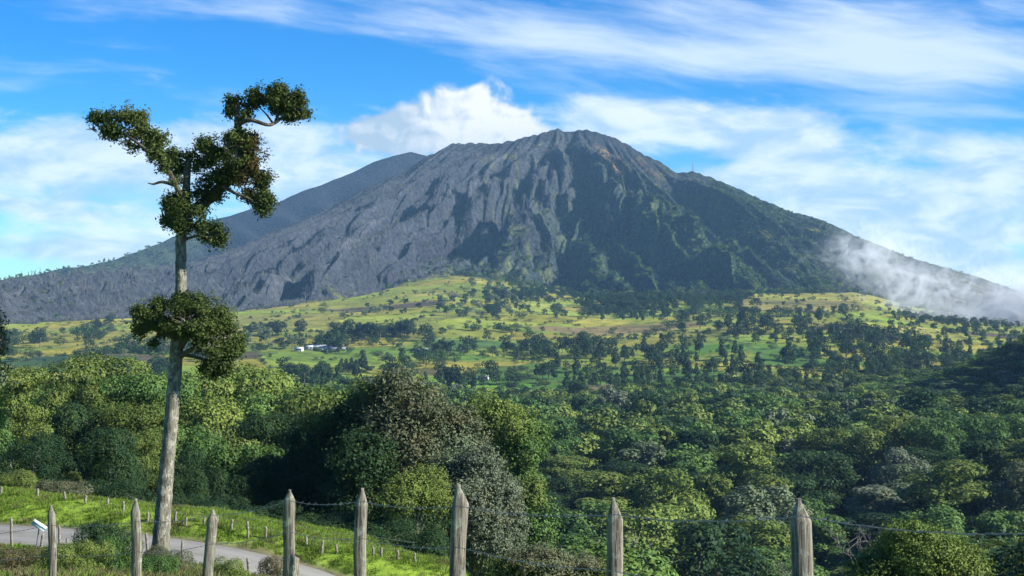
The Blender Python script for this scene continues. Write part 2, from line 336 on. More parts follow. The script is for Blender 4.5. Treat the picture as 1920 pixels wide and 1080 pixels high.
M['limb_bark'] = bark_mat('limb_bark', (.035, .030, .022), (.095, .082, .060), (.24, .23, .17), .4, 3)
M['pale_bark'] = bark_mat('pale_bark', (.10, .09, .075), (.26, .24, .20))
M['lone_bark'] = bark_mat('lone_bark', (.075, .070, .052), (.20, .19, .145), (.38, .37, .29), .65, 2.4)
M['snag'] = bark_mat('snag', (.030, .033, .039), (.090, .095, .103))

# ground
def attr(t, n): a = t.new('ShaderNodeAttribute'); a.attribute_name = n; return a
m, t, out = mat('ground_cover'); pos = t.new('ShaderNodeTexCoord').outputs['Object']
A = attr(t, 'cover'); n0 = t.noise(pos, .035, 6, .6); n1_ = t.noise(pos, .9, 5, .65); n2_ = t.noise(pos, 6, 3, .6)
c = t.mix(1.0, A.outputs['Color'], t.mix(t.sstep(n0, .3, .7), (.74, .78, .72), (1.22, 1.18, 1.2)), 'MULTIPLY')
c = t.mix(1.0, c, t.mix(t.sstep(n1_, .3, .7), (.72, .72, .72), (1.25, 1.22, 1.1)), 'MULTIPLY')
princ(t, out, c, .95, t.m('ADD', n1_, t.m('MULTIPLY', n2_, .3)), .5, .25, .1); M['ground'] = m
m, t, out = mat('mountain_slopes'); pos = t.new('ShaderNodeTexCoord').outputs['Object']
A = attr(t, 'cover'); n0 = t.noise(pos, .02, 6, .62); n1_ = t.noise(pos, .11, 5, .7); vo = t.new('ShaderNodeTexVoronoi'); t.put(vo.inputs['Vector'], pos); vo.inputs['Scale'].default_value = .085
c = t.mix(1.0, A.outputs['Color'], t.mix(t.sstep(n0, .3, .7), (.75, .77, .80), (1.25, 1.2, 1.12)), 'MULTIPLY')
c = t.mix(1.0, c, t.mix(t.sstep(n1_, .35, .65), (.68, .68, .70), (1.4, 1.38, 1.32)), 'MULTIPLY')
princ(t, out, c, .95, t.m('ADD', n1_, t.m('MULTIPLY', vo.outputs[0], -.6)), .9, 9.0, .1); M['mountain'] = m
m, t, out = mat('road_gravel'); pos = t.new('ShaderNodeTexCoord').outputs['Object']
n0 = t.noise(pos, .5, 5, .6); n1_ = t.noise(pos, 14, 3, .6)
c = t.mix(t.sstep(n0, .3, .7), (.135, .134, .118), (.215, .212, .188)); c = t.mix(t.m('MULTIPLY', t.sstep(n1_, .4, .7), .5), c, (.30, .28, .25)); A = attr(t, 'across'); ru = t.m('ABSOLUTE', t.m('SUBTRACT', t.m('ABSOLUTE', A.outputs['Fac']), .42)); c = t.mix(t.m('MULTIPLY', t.sstep(t.m('ADD', ru, t.m('MULTIPLY', t.m('SUBTRACT', n0, .5), .5)), .26, .05), .45), c, (.27, .268, .245)); c = t.mix(t.m('MULTIPLY', t.sstep(t.m('ADD', t.m('ABSOLUTE', A.outputs['Fac']), t.m('MULTIPLY', t.m('SUBTRACT', n0, .5), .7)), .80, 1.0), .8), c, (.10, .12, .045))
princ(t, out, c, .9, n1_, .4, .02); M['road'] = m

# ------------------------------------------------------------------ ground sheet
def inv(cx, cy, c, r, rx, ry): return ((c - cx) / rx) ** 2 + ((r - cy) / ry) ** 2
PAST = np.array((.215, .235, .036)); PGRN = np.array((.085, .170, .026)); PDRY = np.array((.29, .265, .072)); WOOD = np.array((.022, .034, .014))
# fields of the plateau: bearing column, distance, half widths, colour (a crop or bare soil has its own colour)
FIELDS = [(130, 1215, 150, 70, (.030, .070, .034)), (530, 1150, 50, 40, (.075, .055, .038)), (790, 1190, 75, 35, (.080, .072, .040)), (980, 1180, 90, 75, (.050, .115, .022)),
          (600, 1350, 120, 90, (.105, .175, .026)), (880, 1480, 110, 50, (.060, .120, .035)), (1250, 1130, 120, 50, (.055, .125, .024)), (1480, 1290, 70, 90, (.060, .135, .026)),
          (1690, 1130, 60, 45, (.060, .048, .040)), (200, 1600, 230, 150, (.225, .215, .045)), (480, 1900, 160, 180, (.215, .210, .052)), (1500, 2050, 130, 130, (.230, .205, .065)),
          (1160, 1700, 160, 60, (.200, .150, .075)), (700, 1700, 120, 110, (.185, .200, .040)), (1420, 1150, 60, 30, (.11, .16, .03)), (330, 1480, 60, 40, (.13, .12, .07)),
          (930, 2350, 90, 200, (.16, .205, .030)), (1330, 1950, 50, 90, (.125, .19, .028)), (1120, 1050, 50, 40, (.20, .17, .10)), (1000, 1010, 40, 30, (.17, .14, .08))]
def ground_color(x, Y):
    c = 960 + F * x / np.maximum(Y, 14)
    n = fbm(x / 140, Y / 170, 4); n2 = fbm(x / 30 + 7, Y / 20, 3)
    col = PAST[None] * np.ones((len(x), 1))
    k = (sstep(n, -.05, .3) * (1 - sstep(Y, 1300, 1800)))[:, None]; col = col * (1 - k) + PGRN * k
    k = (sstep(n + .4 * n2, .0, .5) * sstep(Y, 1300, 1900))[:, None] * .7; col = col * (1 - k) + PDRY * k
    pid, ped = plots(x, Y); ka = sstep(Y, 950, 1100)[:, None]
    tone = .80 + .45 * ((pid * 7.3) % 1); hue = ((pid * 13.7) % 1)[:, None]; pc = col * tone[:, None] * (1 + (hue - .5) * np.array((.35, -.08, .1))); fur = (1 + .10 * np.sin((x * np.cos(pid * 6) + Y * np.sin(pid * 6)) * .9) * (((pid * 29) % 1) > .6))[:, None]
    col = col * (1 - ka) + pc * fur * ka
    br = (((pid * 41.3) % 1) > .93)[:, None] * sstep(ped, .03, .06)[:, None] * ka; col = col * (1 - br) + np.array((.085, .070, .045)) * br
    for fc, fy, rx, ry, fcol in FIELDS:
        wob = .35 * pn(x / 60 + fc, Y / 60) + .12 * pn(x / 15, Y / 15)
        d = np.maximum(np.abs((c - fc) / rx + .15 * (Y - fy) / ry), np.abs((Y - fy) / ry)) * .55 + .45 * np.sqrt(((c - fc) / rx) ** 2 + ((Y - fy) / ry) ** 2)
        k = (1 - sstep(d + wob * .5, .92, 1.0))[:, None] * .9; col = col * (1 - k) + np.array(fcol) * k
    eg = ((1 - sstep(ped + .04 * n2, .015, .06)) * .7)[:, None] * ka; col = col * (1 - eg) + np.array((.060, .068, .028)) * eg
    # grassy banks and tracks between fields
    ln = np.abs(fbm(x / 120 + 4, Y / 70 + 3, 3)); k = ((1 - sstep(ln, .006, .028)) * sstep(Y, 1000, 1200))[:, None] * .65
    col = col * (1 - k) + np.array((.045, .055, .022)) * k
    ln = np.abs(pn(x / 320 + 1.4, Y / 210 + 8)); k = ((1 - sstep(ln, .004, .010)) * sstep(Y, 1300, 1450))[:, None] * .7
    col = col * (1 - k) + np.array((.27, .23, .15)) * k
    # forest floor of the valley
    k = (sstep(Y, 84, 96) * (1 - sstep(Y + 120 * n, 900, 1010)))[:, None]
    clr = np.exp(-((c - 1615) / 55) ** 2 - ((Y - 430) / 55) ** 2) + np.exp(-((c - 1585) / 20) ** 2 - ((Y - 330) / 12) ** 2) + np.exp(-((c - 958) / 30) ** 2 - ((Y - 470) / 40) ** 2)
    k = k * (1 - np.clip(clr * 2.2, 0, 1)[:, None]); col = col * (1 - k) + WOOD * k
    # near bank: bright wet grass with some bare and dry patches
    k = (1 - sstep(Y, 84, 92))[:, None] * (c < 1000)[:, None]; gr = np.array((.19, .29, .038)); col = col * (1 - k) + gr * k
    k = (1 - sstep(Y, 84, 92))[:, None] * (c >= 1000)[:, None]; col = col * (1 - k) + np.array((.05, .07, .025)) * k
    k = k * 0 + ((1 - sstep(Y, 84, 92)) * sstep(fbm(x / 5, Y / 3, 3), .1, .35))[:, None] * .7; col = col * (1 - k) + np.array((.20, .19, .075)) * k
    d, _ = road_near(x, Y); k = ((1 - sstep(d, 2.3, 3.3)))[:, None]; col = col * (1 - k) + np.array((.13, .115, .085)) * k
    return np.clip(col, 0, 1)
def grid_faces(nr, nc):
    a = (np.arange(nr - 1)[:, None] * nc + np.arange(nc - 1)[None]).ravel()
    return np.stack([a, a + 1, a + nc + 1, a + nc], 1)
def set_cover(me, col):
    ca = me.color_attributes.new('cover', 'FLOAT_COLOR', 'POINT'); ca.data.foreach_set('color', np.concatenate([col, np.ones((len(col), 1))], 1).astype(np.float32).ravel())
uu = np.concatenate([np.linspace(-1.6, -.40, 46)[:-1], np.linspace(-.40, .40, 640), np.linspace(.40, 1.6, 46)[1:]])
ys = np.concatenate([np.linspace(-60, 20, 16)[:-1], np.linspace(20, 95, 150)[:-1], np.geomspace(95, 950, 110)[:-1], np.linspace(950, 2000, 300)])
YY, UU = np.meshgrid(ys, uu, indexing='ij')
xx = UU * (YY + 60 * (1 - sstep(YY, -60, 300))); cc = 960 + F * UU
Yend = yb(np.clip(cc, -1500, 3200)) + 25
YY = np.where(YY > 950, 950 + (YY - 950) / 1050 * (Yend - 950), YY); xx = UU * (YY + 60 * (1 - sstep(YY, -60, 300)))
xf, yf = xx.ravel(), YY.ravel(); zf = H(xf, yf)
over = yf - (Yend.ravel() - 25); zf = zf - np.clip(over, 0, 25) * .12
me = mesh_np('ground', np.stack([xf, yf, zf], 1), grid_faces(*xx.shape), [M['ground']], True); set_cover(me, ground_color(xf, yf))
tag(link('ground', me), 'pasture plateau and grassy valley slopes below the volcano', 'ground', kind='structure')

# road: a slab a little proud of the ground
n = len(RDS); tv = []; 
for i, p in enumerate(RDS):
    a = RDS[max(i - 1, 0)]; b = RDS[min(i + 1, n - 1)]; d = Vector((b[0] - a[0], b[1] - a[1], 0)).normalized(); s = Vector((-d.y, d.x, 0))
    for k, (o, dzv) in enumerate(((-2.5, -.12), (-2.2, .02), (-1.1, .05), (0, .07), (1.1, .05), (2.2, .02), (2.5, -.12))):
        tv.append((p[0] + s.x * (o + .10 * math.sin(i * 2.1 + k)), p[1] + s.y * o, p[2] + dzv))
me = mesh_np('road', tv, grid_faces(n, 7), [M['road']], True); at_ = me.attributes.new('across', 'FLOAT', 'POINT'); at_.data.foreach_set('value', np.tile(np.array([-1, -.85, -.42, 0, .42, .85, 1], np.float32), n))
tag(link('road', me), 'narrow grey gravel road passing behind the lone tree', 'road', kind='structure')

# ------------------------------------------------------------------ mountain
ASH = np.array((.041, .047, .060)); ASHD = np.array((.017, .019, .025)); GRN = np.array((.040, .062, .036)); GRND = np.array((.020, .036, .030)); ORG = np.array((.20, .13, .06)); YEL = np.array((.17, .165, .04))
def grass_patch(c, r):
    k = 0
    for cx, cy, rx, ry in ((1815, 545, 60, 26), (1750, 520, 45, 14), (1435, 440, 35, 10), (1520, 432, 24, 6), (1400, 425, 20, 8), (1330, 560, 30, 10), (1490, 560, 60, 10)):
        k = k + np.exp(-(((c - cx) / rx) ** 2 + ((r - cy) / ry) ** 2))
    return k
def green_amount(c, r, t, n): return sstep(c + 150 * n + (r - 400) * .75 + 60 * (t < .2), 880, 1290)
def mtn_color(c, x, Y, z, t, rdg):
    r = 540 - F * z / Y; n = fbm(x / 210, Y / 300, 4); n2 = fbm(x / 45, Y / 45, 4)
    k = sstep(rdg + .4 * n2, .25, .75)[:, None]
    stk = fbm(QST[0] / 22, QST[1] * 3.5, 4, .6); ash = ASH * (1 - k * .6) + ASHD * k * .6; ash = ash * (1 + .35 * n2[:, None] + .75 * stk[:, None] + .3 * n[:, None])
    sc_ = (sstep(stk + .5 * n, .22, .42) * .35)[:, None]; ash = ash * (1 - sc_) + np.array((.080, .082, .090)) * sc_
    gk = sstep(n2 + n, -.2, .35)[:, None]; grn = GRND * (1 - gk) + GRN * gk
    # higher slopes thin out
    q = green_amount(c, r, t, n)[:, None] * (1 - .55 * sstep(t, .62, .95)[:, None] * (c < 1330)[:, None]); col = ash * (1 - q) + grn * q
    q = (sstep(n2, -.05, .35) * (1 - sstep(t, .9, 1)) * sstep(rdg, .9, .4))[:, None] * .55 * (c > 900)[:, None]; col = col * (1 - q) + np.array((.085, .10, .035)) * q
    o = np.exp(-(((c - 1140 - (r - 300) * .9) / 16) ** 2 + ((r - 300) / 34) ** 2)) + .55 * np.exp(-(((c - 1225 - (r - 330) * .9) / 18) ** 2 + ((r - 320) / 40) ** 2)) + .4 * np.exp(-(((c - 1070) / 14) ** 2 + ((r - 300) / 40) ** 2))
    q = sstep(o + .45 * n2, .28, .75)[:, None] * .9; col = col * (1 - q) + ORG * q
    q = sstep(grass_patch(c, r) + .5 * n2, .45, .7)[:, None]; col = col * (1 - q) + YEL * q
    q = (1 - sstep(t + .12 * n2, .01, .05))[:, None] * ((c > 560) & (c < 1000))[:, None]; col = col * (1 - q) + np.array((.15, .165, .035)) * q
    # dead grey wood at the foot, left
    return np.clip(col, .008, .9)
cols = np.concatenate([np.linspace(-1500, -150, 90)[:-1], np.linspace(-150, 2070, 1250), np.linspace(2070, 3200, 70)[1:]])
ts = np.concatenate([np.linspace(-.02, 1.0, 430), np.linspace(1.01, 1.7, 30)])
TT, CC = np.meshgrid(ts, cols, indexing='ij'); cf, tf = CC.ravel(), TT.ravel()
mx_, my_, mz_, rg_ = mountain(cf, tf); mz_ = np.where(tf < 0, mz_ - 1.5, mz_)
me = mesh_np('mountain', np.stack([mx_, my_, mz_], 1), grid_faces(*TT.shape), [M['mountain']], True); set_cover(me, mtn_color(cf, mx_, my_, mz_, np.clip(tf, 0, 1), rg_))
tag(link('mountain', me), 'volcano with grey gullied ash slopes and forested right flank', 'mountain', kind='structure')
# farther shoulder behind, at the left
bc = np.linspace(-1200, 1010, 500); bt = np.concatenate([np.linspace(0, 1, 120), np.linspace(1.02, 1.8, 20)])
TB, CB = np.meshgrid(bt, bc, indexing='ij'); cb, tb = CB.ravel(), TB.ravel()
yb2 = np.interp(cb, [-1200, 0, 400, 800, 1010], [2900, 3100, 3500, 3950, 4100]); yc2 = np.interp(cb, [-1200, 0, 400, 800, 1010], [3600, 3900, 4700, 5200, 5400]); yv = yb2 + (yc2 - yb2) * tb; xv = (cb - 960) / F * yv
sr = np.interp(cb, [-1200, -400, 0, 60, 100, 150, 200, 250, 330, 410, 470, 520, 580, 640, 700, 735, 770, 800, 850, 1010], [600, 560, 526, 514, 507, 497, 488, 472, 441, 407, 392, 377, 352, 331, 303, 290, 283, 289, 315, 400])
zc_ = (540 - sr) / F * yc2; zb_ = -60.0; tt = np.clip(tb, 0, 1)
ph = (xv * .8 + (yv) * .5)
zv = zb_ + (zc_ - zb_) * (.5 * tt + .5 * tt ** 1.5) - 60 * sstep(tb, 0, .3) * (1 - .9 * sstep(tb, .7, 1)) * (1 - np.abs(pn(ph / 150, yv / 900)) * 1.8) + (5 * fbm(xv / 90, yv / 90, 4) * sstep(sr, 285, 400) + .8 * fbm(xv / 22, yv / 22, 2))
zv = np.where(tb > 1, zv - (tb - 1) * 500, zv)
n_ = fbm(xv / 160, yv / 160, 4); gk = sstep(-cb + 120 * n_, -430, -300)[:, None] * .9
colb = ASHD * (1 + .3 * n_[:, None]) * (1 - gk) + np.array((.040, .055, .026)) * gk
me = mesh_np('hills', np.stack([xv, yv, zv], 1), grid_faces(*TB.shape), [M['mountain']], True); set_cover(me, np.clip(colb, .008, .9))
tag(link('hills', me), 'bluish farther ridge behind the left shoulder of the volcano', 'hills', kind='structure')

# ------------------------------------------------------------------ vegetation builders
def quads(c, nrm, s, rng, asp=.62):
    """pointed leaf-clump faces at c, facing nrm"""
    N = len(c); r = rng.normal(size=(N, 3)); t1 = np.cross(nrm, r); t1 /= np.linalg.norm(t1, axis=1)[:, None] + 1e-9; t2 = np.cross(nrm, t1)
    s = np.asarray(s).reshape(-1, 1) * np.ones((N, 1)); fold = nrm * s * rng.uniform(-.25, .25, (N, 1))
    v = np.stack([c - t1 * s * .5, c + t2 * s * .5 * asp + fold, c + t1 * s * .5, c - t2 * s * .5 * asp + fold * .3], 1).reshape(-1, 3)
    return v, np.arange(N * 4).reshape(-1, 4)
def leafs(lobes, n, size, rng, rnd=.55, shell=.72, flatb=-.75, keep=.72, droop=0):
    L = np.asarray(lobes, float); a = (L[:, 3] * L[:, 4] + L[:, 3] * L[:, 5] + L[:, 4] * L[:, 5]); a = a / a.sum()
    P = []; Nn = []; got = 0
    for _ in range(12):
        k = rng.choice(len(L), n * 2, p=a); d = rng.normal(size=(n * 2, 3)); d /= np.linalg.norm(d, axis=1)[:, None]
        rr = (shell + (1 - shell) * rng.uniform(0, 1, (n * 2, 1)) ** .6) * (1 + .16 * np.sin(d[:, :1] * 7 + k[:, None]) * np.sin(d[:, 1:2] * 6 + 2 * k[:, None]))
        rr = rr * np.where(rng.uniform(size=rr.shape) < .10, rng.uniform(1, 1.35, rr.shape), 1); p = L[k, :3] + d * L[k, 3:6] * rr; ok = (d[:, 2] > flatb)
        for j, l in enumerate(L):
            ins = (((p - l[:3]) / l[3:6]) ** 2).sum(1) < keep ** 2; ok &= ~(ins & (k != j))
        nr = d / L[k, 3:6]; nr /= np.linalg.norm(nr, axis=1)[:, None]
        nr = nr + rnd * rng.normal(size=nr.shape) + np.array((0, 0, .25)); nr /= np.linalg.norm(nr, axis=1)[:, None]
        P.append(p[ok]); Nn.append(nr[ok]); got += ok.sum()
        if got >= n: break
    p = np.concatenate(P)[:n]; nr = np.concatenate(Nn)[:n]
    return quads(p, nr, size * rng.uniform(.6, 1.4, len(p)), rng)
def tube(path, rad, ns=8, rng=None, jit=0.0, cap=True):
    P = [Vector(p) for p in path]; V_ = []; F_ = []
    up = Vector((.13, .05, 1)).normalized(); prev = None
    for i, p in enumerate(P):
        d = (P[min(i + 1, len(P) - 1)] - P[max(i - 1, 0)]).normalized()
        if prev is None: a = d.cross(Vector((0, 1, .1))); a = a if a.length > .1 else d.cross(Vector((1, 0, 0)))
        else: a = prev - d * prev.dot(d)
        a.normalize(); prev = a; b = d.cross(a)
        for k in range(ns):
            th = 2 * math.pi * k / ns; r = rad[i] * (1 + (rng.uniform(-jit, jit) if rng is not None and jit else 0)); V_.append(p + (a * math.cos(th) + b * math.sin(th)) * r)
    for i in range(len(P) - 1):
        for k in range(ns): F_.append((i * ns + k, i * ns + (k + 1) % ns, (i + 1) * ns + (k + 1) % ns, (i + 1) * ns + k))
    return np.array(V_), np.array(F_)
def smooth_path(pts, rad, sub=4):
    pts = np.array([list(p) for p in pts], float); rad = np.array(rad, float); n = len(pts); o = []; r = []
    for i in range(n - 1):
        p0 = pts[max(i - 1, 0)]; p1 = pts[i]; p2 = pts[i + 1]; p3 = pts[min(i + 2, n - 1)]
        for k in range(sub):
            t = k / sub; o.append(.5 * ((2 * p1) + (-p0 + p2) * t + (2 * p0 - 5 * p1 + 4 * p2 - p3) * t * t + (-p0 + 3 * p1 - 3 * p2 + p3) * t ** 3)); r.append(rad[i] * (1 - t) + rad[i + 1] * t)
    o.append(pts[-1]); r.append(rad[-1]); return o, r
def join(parts):
    V_, F_, I_ = [], [], []; o = 0
    for k, (v, f) in enumerate(parts): V_.append(v); F_.append(np.asarray(f) + o); o += len(v)
    return np.concatenate(V_), np.concatenate(F_)
def lobes_for(style, h, rng):
    """crown lobes of a tree h metres tall, base at the origin"""
    L = []
    if style == 'round':
        R0 = h * .40; cz = h * .60; 
        for i in range(17):
            a = rng.uniform(0, 2 * math.pi); e = rng.uniform(-1.0, 1.0) ; q = math.sqrt(max(0, 1 - max(e, 0) ** 2)); rr = R0 * rng.uniform(.55, .88)
            s = h * rng.uniform(.11, .19); L.append((math.cos(a) * q * rr, math.sin(a) * q * rr, cz + e * h * .28, s * 1.15, s * 1.15, s * .85))
        L.append((0, 0, cz, R0 * .62, R0 * .62, h * .24))
    elif style == 'full':
        for i in range(26):
            e = rng.uniform(0, 1); a = rng.uniform(0, 2 * math.pi); rr = h * .36 * math.sqrt(max(0, 1 - (e * .95) ** 2.2)) * rng.uniform(.7, 1); s = h * rng.uniform(.12, .19)
            L.append((math.cos(a) * rr, math.sin(a) * rr, h * (.12 + .72 * e), s * 1.1, s * 1.1, s * .9))
        L.append((0, 0, h * .42, h * .28, h * .28, h * .36))
    elif style == 'flat':
        for i in range(15):
            lay = rng.randint(0, 4); a = rng.uniform(0, 2 * math.pi); rr = h * rng.uniform(.08, .42) * (1 - .16 * lay)
            s = h * rng.uniform(.13, .22); L.append((math.cos(a) * rr, math.sin(a) * rr, h * (.50 + .145 * lay) + rng.uniform(-.03, .03) * h, s * 1.2, s * 1.2, s * .55))
        L.append((0, 0, h * .7, h * .2, h * .2, h * .2))
    elif style == 'tall':
        for i in range(16):
            e = rng.uniform(0, 1); a = rng.uniform(0, 2 * math.pi); rr = h * .19 * (1 - .7 * e ** 1.5) * rng.uniform(.4, 1); s = h * rng.uniform(.08, .14) * (1.15 - .4 * e)
            L.append((math.cos(a) * rr, math.sin(a) * rr, h * (.26 + .66 * e), s, s, s * 1.15))
        L.append((0, 0, h * .5, h * .12, h * .12, h * .3))
    elif style == 'bush':
        for i in range(12):
            a = rng.uniform(0, 2 * math.pi); rr = h * rng.uniform(.1, .55); s = h * rng.uniform(.22, .36); L.append((math.cos(a) * rr, math.sin(a) * rr, h * rng.uniform(.25, .68), s, s, s * .9))
    elif style == 'multi':
        for i in range(5):
            a = rng.uniform(0, 2 * math.pi); rr = h * rng.uniform(.12, .34); cx, cy, cz = math.cos(a) * rr, math.sin(a) * rr, h * rng.uniform(.55, .82)
            for j in range(6):
                b = rng.uniform(0, 2 * math.pi); q = h * rng.uniform(.03, .13); s = h * rng.uniform(.07, .13); L.append((cx + math.cos(b) * q, cy + math.sin(b) * q, cz + rng.uniform(-.09, .09) * h, s, s, s * .8))
        L.append((0, 0, h * .55, h * .2, h * .2, h * .16))
        for i in range(6): a = rng.uniform(0, 6.28); q = h * rng.uniform(.15, .3); L.append((math.cos(a) * q, math.sin(a) * q, h * rng.uniform(.28, .48), h * .13, h * .13, h * .11))
    return L
def trunk_for(style, h, lobes, rng, nl=5):
    top = h * (.62 if style != 'tall' else .9); bx, by = rng.uniform(-.04, .04, 2) * h; r0 = h * .026
    parts = [tube(*smooth_path([(0, 0, -.06 * h), (0, 0, .02 * h), (bx * .5, by * .5, h * .3), (bx, by, top)], [r0 * 1.7, r0 * 1.15, r0 * .85, r0 * .35], 3), ns=6)]
    idx = rng.permutation(len(lobes))[:nl]
    for i in idx:
        l = lobes[i]; z0 = min(l[2] * .62, h * .5); parts.append(tube(*smooth_path([(bx * .5, by * .5, z0), (l[0] * .5, l[1] * .5, z0 + (l[2] - z0) * .65), (l[0] * .93, l[1] * .93, l[2])], [r0 * .6, r0 * .42, r0 * .16], 3), ns=5))
    return join(parts)
def proto(name, style, h, n, leaf, seed, single=False, matl='green', bark='bark', rnd=.38):
    """returns (trunk mesh, crown mesh) or one mesh with both"""
    rng = np.random.RandomState(seed); L = lobes_for(style, h, rng); tv_, tf_ = trunk_for(style, h, L, rng, 5 if not single else 2)
    cv, cf_ = leafs(L, n, leaf, rng, rnd=rnd)
    if single:
        v, f = join([(tv_, tf_), (cv, cf_)]); return mesh_np(name, v, f, [M[bark], M[matl]], midx=np.r_[np.zeros(len(tf_)), np.ones(len(cf_))])
    return mesh_np('trunk', tv_, tf_, [M[bark]], True), mesh_np('crown', cv, cf_, [M[matl]])
RND = random.Random(5)
rs = np.random.RandomState(77)
HM = 12.0   # prototypes are 12 m tall

# geometry-node scatter, used only for what nobody could count
def gn_instances(coll):
    ng = bpy.data.node_groups.new('scatter_' + coll.name, 'GeometryNodeTree')
    ng.interface.new_socket('Geometry', in_out='INPUT', socket_type='NodeSocketGeometry'); ng.interface.new_socket('Geometry', in_out='OUTPUT', socket_type='NodeSocketGeometry')
    N = ng.nodes; gi = N.new('NodeGroupInput'); go = N.new('NodeGroupOutput'); ip = N.new('GeometryNodeInstanceOnPoints'); ci = N.new('GeometryNodeCollectionInfo')
    ci.inputs['Collection'].default_value = coll; ci.inputs['Separate Children'].default_value = True; ci.inputs['Reset Children'].default_value = True
    def na(nm, dt): a = N.new('GeometryNodeInputNamedAttribute'); a.data_type = dt; a.inputs['Name'].default_value = nm; return a.outputs['Attribute']
    L = ng.links; L.new(gi.outputs[0], ip.inputs['Points']); L.new(ci.outputs[0], ip.inputs['Instance']); ip.inputs['Pick Instance'].default_value = True
    L.new(na('pick', 'INT'), ip.inputs['Instance Index']); L.new(na('rot', 'FLOAT_VECTOR'), ip.inputs['Rotation']); L.new(na('scl', 'FLOAT_VECTOR'), ip.inputs['Scale'])
    L.new(ip.outputs[0], go.inputs[0]); return ng
def scatter(name, pts, scl, pick, protos, label, cat, tilt=.0):
    coll = bpy.data.collections.new(name + '_sources')
    for i, me in enumerate(protos): o = bpy.data.objects.new('%s_source_%02d' % (name, i), me); coll.objects.link(o)
    pts = np.asarray(pts, np.float32); N = len(pts); me = bpy.data.meshes.new(name); me.vertices.add(N); me.vertices.foreach_set('co', pts.ravel())
    rot = np.stack([rs.uniform(-tilt, tilt, N), rs.uniform(-tilt, tilt, N), rs.uniform(0, 6.28, N)], 1).astype(np.float32)
    scl = np.asarray(scl, np.float32); scl = scl if scl.ndim == 2 else np.stack([scl] * 3, 1)
    a = me.attributes.new('rot', 'FLOAT_VECTOR', 'POINT'); a.data.foreach_set('vector', rot.ravel())
    a = me.attributes.new('scl', 'FLOAT_VECTOR', 'POINT'); a.data.foreach_set('vector', scl.ravel())
    a = me.attributes.new('pick', 'INT', 'POINT'); a.data.foreach_set('value', np.asarray(pick, np.int32))
    o = link(name, me); md = o.modifiers.new('scatter', 'NODES'); md.node_group = gn_instances(coll)
    tag(o, label, cat, kind='stuff'); return o

# ---- prototypes
STY = ['round', 'multi', 'flat', 'round', 'multi', 'round']
PRO_MID = [proto('tree', s, HM, 8000, .40, 100 + i) for i, s in enumerate(STY)]
PRO_NEAR = [proto('tree', s, HM, 19000, .25, 200 + i) for i, s in enumerate(['full', 'multi', 'flat', 'full'])]
BUSH_NEAR = [proto('bush', 'bush', 4.0, 9000, .14, 240 + i) for i in range(3)]
COLS = ['green', 'olive', 'dark', 'grey', 'lime', 'brown', 'silver', 'blue']
DESC = {'green': 'mid green', 'olive': 'olive green', 'dark': 'dark green', 'grey': 'grey green', 'lime': 'bright yellowish green', 'brown': 'brownish', 'silver': 'silvery grey', 'blue': 'dark bluish green'}
SHP = {'round': 'round crowned', 'full': 'full rounded', 'multi': 'clumpy crowned', 'flat': 'flat layered', 'tall': 'tall narrow', 'bush': 'low bushy'}
_first = {}
def plant_tree(name, pair, matl, x, y, scale, label, cat, group, z=None, bark='bark', sz=None, rz=None):
    """a thing with trunk and crown children; mesh data shared, material held by the object"""
    z = h1(x, y) if z is None else z
    t_ = empty(name, (x, y, z), RND.uniform(0, 6.28) if rz is None else rz); t_.scale = (scale, scale, sz or scale); tag(t_, label, cat, group)
    for me, mt, nm in ((pair[0], M[bark], 'trunk'), (pair[1], M[matl], 'crown')):
        key = (me.name, nm)
        if key not in _first: _first[key] = link(nm, me, t_); o = _first[key]
        else: o = _first[key].copy(); COL.objects.link(o); o.parent = t_
        o.material_slots[0].link = 'OBJECT'; o.material_slots[0].material = mt
    return t_

# ---- valley forest: placement
def dart(n, spacing, area, rng, test=None):
    """dart throwing in bearing/distance, denser where spacing is small"""
    out = []; cell = {}
    for _ in range(n):
        D = area[2] + (area[3] - area[2]) * rng.uniform() ** .62; c = rng.uniform(area[0], area[1]); x = (c - 960) / F * D
        if test is not None and not test(c, D, x): continue
        s = spacing(c, D); k = (int(x // 8), int(D // 8)); bad = False
        for i in (-2, -1, 0, 1, 2):
            for j in (-2, -1, 0, 1, 2):
                for (a, b, s2) in cell.get((k[0] + i, k[1] + j), ()):
                    if (a - x) ** 2 + (b - D) ** 2 < (.5 * (s + s2)) ** 2: bad = True; break
                if bad: break
            if bad: break
        if bad: continue
        cell.setdefault(k, []).append((x, D, s)); out.append((c, D, x, s))
    return out
def clearing(c, D):
    return (((c - 1615) / 50) ** 2 + ((D - 430) / 48) ** 2 < 1) or (((c - 1585) / 34) ** 2 + ((D - 330) / 22) ** 2 < 1) or (((c - 958) / 26) ** 2 + ((D - 470) / 36) ** 2 < 1)
def valley_ok(c, D, x):
    if clearing(c, D): return False
    if c < 620 and D < 150: return False
    if c < 1010 and D < 175: return False
    if D < 62: return False
    edge = 915 + 65 * math.sin(c * .011) + 40 * math.sin(c * .031)
    if c > 1500: edge += (c - 1500) * .35
    return D < edge
rg = np.random.RandomState(21)
cand = dart(26000, lambda c, D: (12.5 if 260 < D < 760 else 9.5) + 4.0 * rg.uniform(), (-60, 1990, 62, 1080), rg, valley_ok)
cand.sort(key=lambda q: q[1] / q[3])
